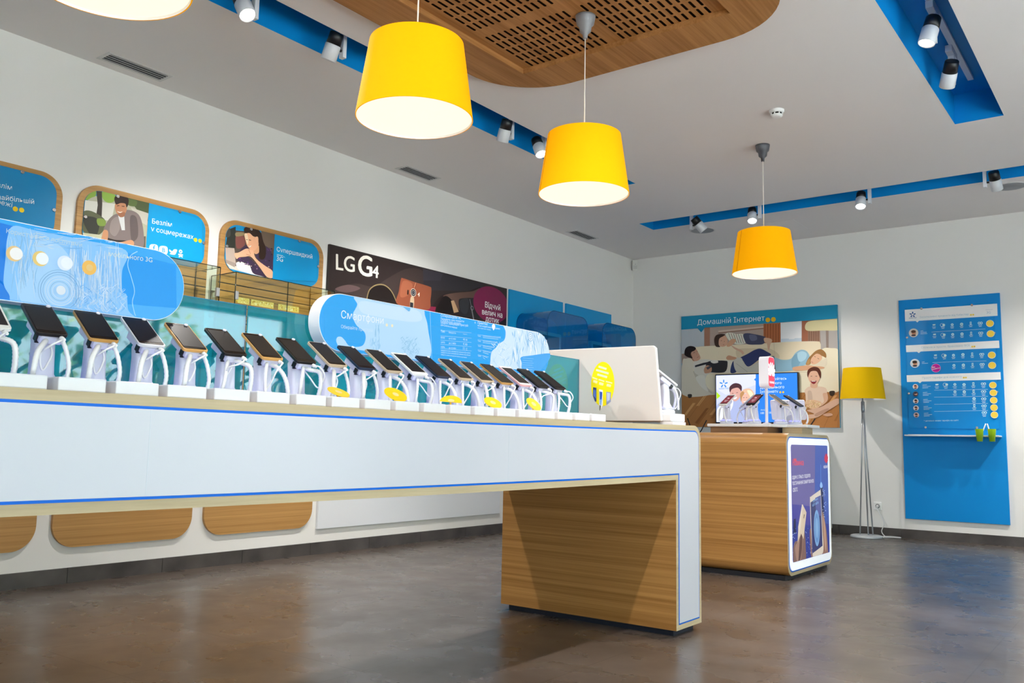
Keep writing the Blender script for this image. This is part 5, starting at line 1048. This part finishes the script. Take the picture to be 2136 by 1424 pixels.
mb = MB(); mb.lathe([(0.148, 0.0), (0.150, 0.008), (0.146, 0.022), (0.13, 0.027), (0.0, 0.029)], M('#C9CDD0', 0.35, 0.3), (LX, LY, 0), 48); mb.build('base', t)
t = thing('wall_socket', 'white wall socket between the floor lamp and tariff board', 'socket', (2.795, YB, 0.30))
mb = MB(); mb.box((2.757, YB-0.011, 0.258), (2.833, YB-0.0005, 0.336), WHITE); mb.build('plate', t, bevel=0.004)
mb = MB(); mb.lathe([(0.022, 0.0112), (0.022, 0.0118), (0.0, 0.0118)], M('#8C8D92', 0.6), n=24, mat=Matrix.Translation((2.795, YB, 0.297)) @ Matrix.Rotation(math.radians(90), 4, 'X')); mb.build('recess', t)
mb = MB(); px = lambda u, v: onY(u, v, 9.27)
mb.tube([(2.795, YB-0.012, 0.297), (2.79, YB-0.03, 0.285)], 0.012, WHITE, 12)
P_ = [Vector((2.79, YB-0.035, 0.285)), px(1833, 1068), px(1844, 1090), px(1839, 1108)]
P_ += [Vector((2.88, 9.24, 0.006)), Vector((2.93, 9.2, 0.006)), Vector((3.0, 9.19, 0.007)), Vector((3.02, 9.23, 0.006)), Vector((2.95, 9.24, 0.010)), Vector((2.88, 9.18, 0.010)), Vector((2.90, 9.14, 0.010)), Vector((2.99, 9.17, 0.012)), Vector((3.03, 9.2, 0.012)), Vector((2.94, 9.22, 0.014)), Vector((2.86, 9.16, 0.012)), Vector((2.895, 9.115, 0.006))]
mb.tube(path(P_, 6), 0.0045, CABLE, 8); tag(mb.build('lamp_cord'), 'coiled white power cord on floor behind the floor lamp base', 'cord')

# ------------------------------------------------------------ tariff board
BX0, BX1, BZ0, BZ1 = 3.056, 3.958, 0.192, 2.363
t = thing('tariff_board', 'tall blue tariff board with three white bands of text', 'board', (3.5, YB, BZ0))
BB = M('#008EDC', 0.45, spec=0.25)
mb = MB(); mb.box((BX0, YB-0.024, BZ0), (BX1, YB-0.0005, BZ1), BB); mb.build('backing', t, bevel=0.002)
c0, c1, d0, d1 = 3.118, 3.905, 1.075, 2.275
mb = MB(); mb.box((c0, YB-0.034, d0), (c1, YB-0.028, d1), M('#008CDA', 0.2, spec=0.4)); mb.build('glass_sheet', t)
for u, v in ((3.27, 2.262), (3.72, 2.262), (3.128, 1.98), (3.9, 1.98), (3.128, 1.42), (3.9, 1.42), (3.27, 1.085), (3.72, 1.085)):
    mb = MB(); mb.lathe([(0.012, 0), (0.012, 0.012), (0.009, 0.014)], CHROME, n=14, mat=Matrix.Translation((u, YB-0.0242, v)) @ Matrix.Rotation(math.radians(90), 4, 'X')); mb.build('standoff', t)
a = Art(Plane('Y', YB-0.0341), (1870, 600, 7.12), gain=1.25, rough=0.25); BW = '#E9E6E2'; TI = '#B9DDF0'; TB = '#9FB4C4'; YC = '#F2C04A'
a.g(BW, (122, 328), (1495, 235), (1502, 415), (335, 490), (310, 514), (284, 493), (128, 500)); a.g(BW, (140, 856), (1523, 783), (1530, 893), (360, 946), (332, 970), (304, 950), (145, 956)); a.g(BW, (150, 1298), (1545, 1251), (1551, 1363), (378, 1392), (348, 1416), (318, 1395), (157, 1398))
for k in range(5):
    an = math.radians(90+72*k); c, s_n = math.cos(an), -math.sin(an); a.line('#12508E', (240+14*c, 398+14*s_n), (240+46*c, 398+42*s_n), 0.011)
a.text('#12508E', 'київстар', (188, 458), (298, 450)); a.text(TB, 'Ексклюзивні продукти від Київстар', (348, 450), (1072, 405)); a.text(TB, 'Мобільний', (1326, 335), (1428, 328)); a.text(TB, '3G', (1340, 384), (1400, 380))
a.text(TB, 'Спілкуйся просто. Враховано ВСЕ', (368, 902), (1092, 868)); a.text(TB, 'Прості тарифи для кожного', (384, 1352), (968, 1332))
for x, y in ((1106, 402), (1140, 400), (1126, 874), (1158, 872), (1000, 1335), (1032, 1333)): a.disc(YC, (x, y), 0.0085, 14)
def icon(k, x, y, r):
    if k == 0: a.g(TI, (x-20, y-8), (x+20, y-11), (x+20, y+9), (x-20, y+11))
    elif k == 1: a.disc(TI, (x+12, y), r*1.0, 14); a.ring(TI, (x-14, y), r*1.1, r*1.35, 14)
    elif k in (2, 3): a.disc(TI, (x, y), r*(1.0 if k == 2 else 1.1), 16); a.disc('#4AA4D6', (x, y), r*0.45, 10)
    elif k == 4: a.g(TI, (x-14, y-20), (x+12, y-21), (x+13, y+19), (x-13, y+20)); a.g('#2A93CE', (x-7, y-12), (x+6, y-12), (x+7, y+10), (x-6, y+10))
    else: a.ring(TI, (x-16, y), r*0.5, r*0.95, 14); a.ring(TI, (x+16, y-1), r*0.5, r*0.95, 14)
def sub(x, y, n=2):
    for j in range(n): a.line(TI, (x-28+8*j, y+24+19*j), (x+26-4*j, y+21+19*j), 0.0045)
def row(xs, ys, mask): 
    for k in range(6):
        if k in mask: x, y = xs[k], ys[k]; icon(k, x, y, 0.0125); sub(x, y+8)
row((558, 690, 828, 968, 1103, 1244), (550, 553, 548, 540, 526, 524), range(6)); row((566, 698, 836, 974, 1110, 1252), (692, 699, 692, 686, 674, 672), range(6)); a.line(TI, (522, 658), (1320, 612), 0.0022)
row((580, 712, 848, 988, 1126, 1268), (1002, 1006, 1002, 992, 984, 988), range(6)); row((0, 0, 855, 995, 1132, 1274), (0, 0, 1152, 1148, 1138, 1138), (2, 3, 4, 5)); a.line(TI, (536, 1110), (1338, 1086), 0.0022)
for q in ((1390, 531), (1400, 683), (1417, 1000), (1422, 1152)): a.disc('#DDE3D8', q, 0.0335, 24); a.disc(YC, q, 0.0300, 24)
def face(x, y, r, hair, skin, bg):
    a.disc(bg, (x, y), r, 22); a.disc(skin, (x+4, y+2), r*0.48, 14, r*0.58); a.disc(hair, (x-2, y-20*r/0.042*0.9), r*0.52, 14, r*0.34); a.disc('#3A3440', (x, y+50*r/0.042*0.72), r*0.5, 14, r*0.22)
face(256, 670, 0.044, '#4A2E22', '#B98468', '#C8C4BC'); face(276, 1122, 0.044, '#33241E', '#C89274', '#C6D0D8')
a.disc('#E3B4D6', (588, 1192), 0.0425, 26); a.disc('#B0218C', (588, 1192), 0.0400, 26); a.text('#F4E4F0', 'Всі', (533, 1192), (575, 1188), 0.03); a.text('#F4E4F0', 'безлімітно', (533, 1220), (650, 1196), 0.03)
for x, y in ((360, 645), (380, 1105)):
    for j in range(3 if y < 700 else 2): a.line(TI, (x, y+20*j), (x+(40, 92, 100)[j], y+20*j-4), 0.0035)
a.T = (1870, 780, 6.47)
row((548, 668, 790, 914, 1040, 1176), (142, 142, 140, 142, 132, 132), range(6)); row((0, 0, 792, 918, 1044, 1178), (0, 0, 240, 240, 232, 236), (2, 3, 4, 5)); row((0, 0, 0, 1050, 0, 1180), (0, 0, 0, 332, 0, 334), (3, 5)); row((0, 0, 0, 0, 1053, 1184), (0, 0, 0, 0, 426, 430), (4, 5)); row((0,)*5+(1188,), (0,)*5+(520,), (5,))
for y in (218, 312, 408, 504): a.line(TI, (512, y), (1236, y-12), 0.0022)
for k, q in enumerate(((1304, 150), (1310, 253), (1315, 354), (1319, 453), (1324, 551))): a.disc('#DDE3D8', q, 0.0315, 24); a.disc(YC, q, 0.0285, 24)
for k, (x, y) in enumerate(((260, 170), (262, 268), (265, 364), (268, 458), (272, 552))): face(x, y, 0.0255, ('#6A3A2A', '#2E2A36', '#2E1E1E', '#4A2C22', '#3A2630')[k], '#C49078', ('#D8CCC4', '#3A4458', '#D6D8DC', '#DADDE0', '#C8B8BC')[k])
for x, y in ((355, 150), (360, 250), (366, 345), (370, 440), (374, 530)):
    for j in range(3): a.line(TI, (x, y+19*j), (x+(60, 110, 78)[j], y+19*j-4), 0.0035)
a.text(TI, '* детальні умови тарифів на сайті', (375, 640), (840, 632))
a.build('printed_face', t)
mb = MB(); mb.box((3.108, YB-0.20, 0.996), (3.925, YB-0.0245, 1.011), M('#E6EAF0', 0.3)); tag(mb.build('wall_shelf', bevel=0.004), 'thin white shelf fixed across the tariff board', 'shelf')
mb = MB(); mb.box((3.14, YB-0.185, 1.0115), (3.40, YB-0.06, 1.0145), M('#DDE4EC', 0.5)); tag(mb.build('leaflet'), 'flat pale leaflet lying on the left of the white shelf', 'leaflet')
LIME = glassy('lime_plastic', (0.85, 0.97, 0.35), 0.0, 0.2, glow=(rgb('#CBEB3A'), 0.85))
for k, (x, lb) in enumerate(((3.770, 'lime green pen cup set through the shelf edge, left one'), (3.872, 'lime green pen cup set through the shelf edge, right one'))):
    t = thing('pen_cup', lb, 'cup', (x, YB-0.235, 0.952), 'lime green pen cups on the shelf')
    mb = MB(); mb.lathe([(0.024, 0.953), (0.036, 1.068)], LIME, (x, YB-0.237, 0), 28, cap1=False); mb.lathe([(0.0345, 1.068), (0.023, 0.956)], LIME, (x, YB-0.237, 0), 28, cap0=False); mb.build('cup', t)
    mb = MB(); d = 0.055 if k == 0 else -0.035; mb.tube([(x+(0.01 if k == 0 else -0.005), YB-0.237, 0.965), (x+d*0.4, YB-0.237, 1.03), (x+d, YB-0.237, 1.118)], 0.0048, M('#F2F2F0', 0.3), 10); tag(mb.build('pen'), 'white pen leaning out of the %s lime cup' % ('left' if k == 0 else 'right'), 'pen', 'white pens in the lime cups')

# ------------------------------------------------------------ outside the windows (seen as reflections)
G = MB(); gm = [M(c, 0.7) for c in ('#5C8A34', '#86A83E', '#3F6A2A', '#A9B84A')]
random.seed(21)
for cx, cy, cz, rx, ry, rz, n in ((12.5, -0.5, 1.6, 1.2, 1.6, 1.3, 900), (12.2, 3.2, 1.9, 1.3, 1.3, 1.5, 900), (13.0, 6.4, 1.8, 1.3, 1.8, 1.6, 900)):
    for k in range(n):
        th, ph = random.uniform(0, 6.283), math.acos(random.uniform(-1, 1)); rr = random.uniform(0.75, 1.0)
        p = Vector((cx+rx*rr*math.sin(ph)*math.cos(th), cy+ry*rr*math.sin(ph)*math.sin(th), cz+rz*rr*math.cos(ph))); s_ = random.uniform(0.06, 0.14)
        u = Vector((random.uniform(-1, 1), random.uniform(-1, 1), random.uniform(-1, 1))).normalized()*s_; v = u.orthogonal().normalized()*s_*0.7
        if p.z > 0.05: G.quad([p-u, p-v, p+u, p+v], gm[k % 4])
o = G.build('foliage'); tag(o, 'sunlit green bushes outside the shop window', 'bushes', kind='stuff')
mb = MB(); mb.box((RX+0.2, -12, -0.12), (30, 20, -0.02), M('#CDD2D8', 0.9)); mb.box((-6, -14, -0.12), (RX+0.2, FY-0.2, -0.02), M('#CDD2D8', 0.9)); struct(mb.build('ground'))

# ------------------------------------------------------------ tidy up
bpy.data.objects.remove(_fo, do_unlink=True)
for o_ in bpy.data.objects:
    if '_o' in o_.keys(): del o_['_o']
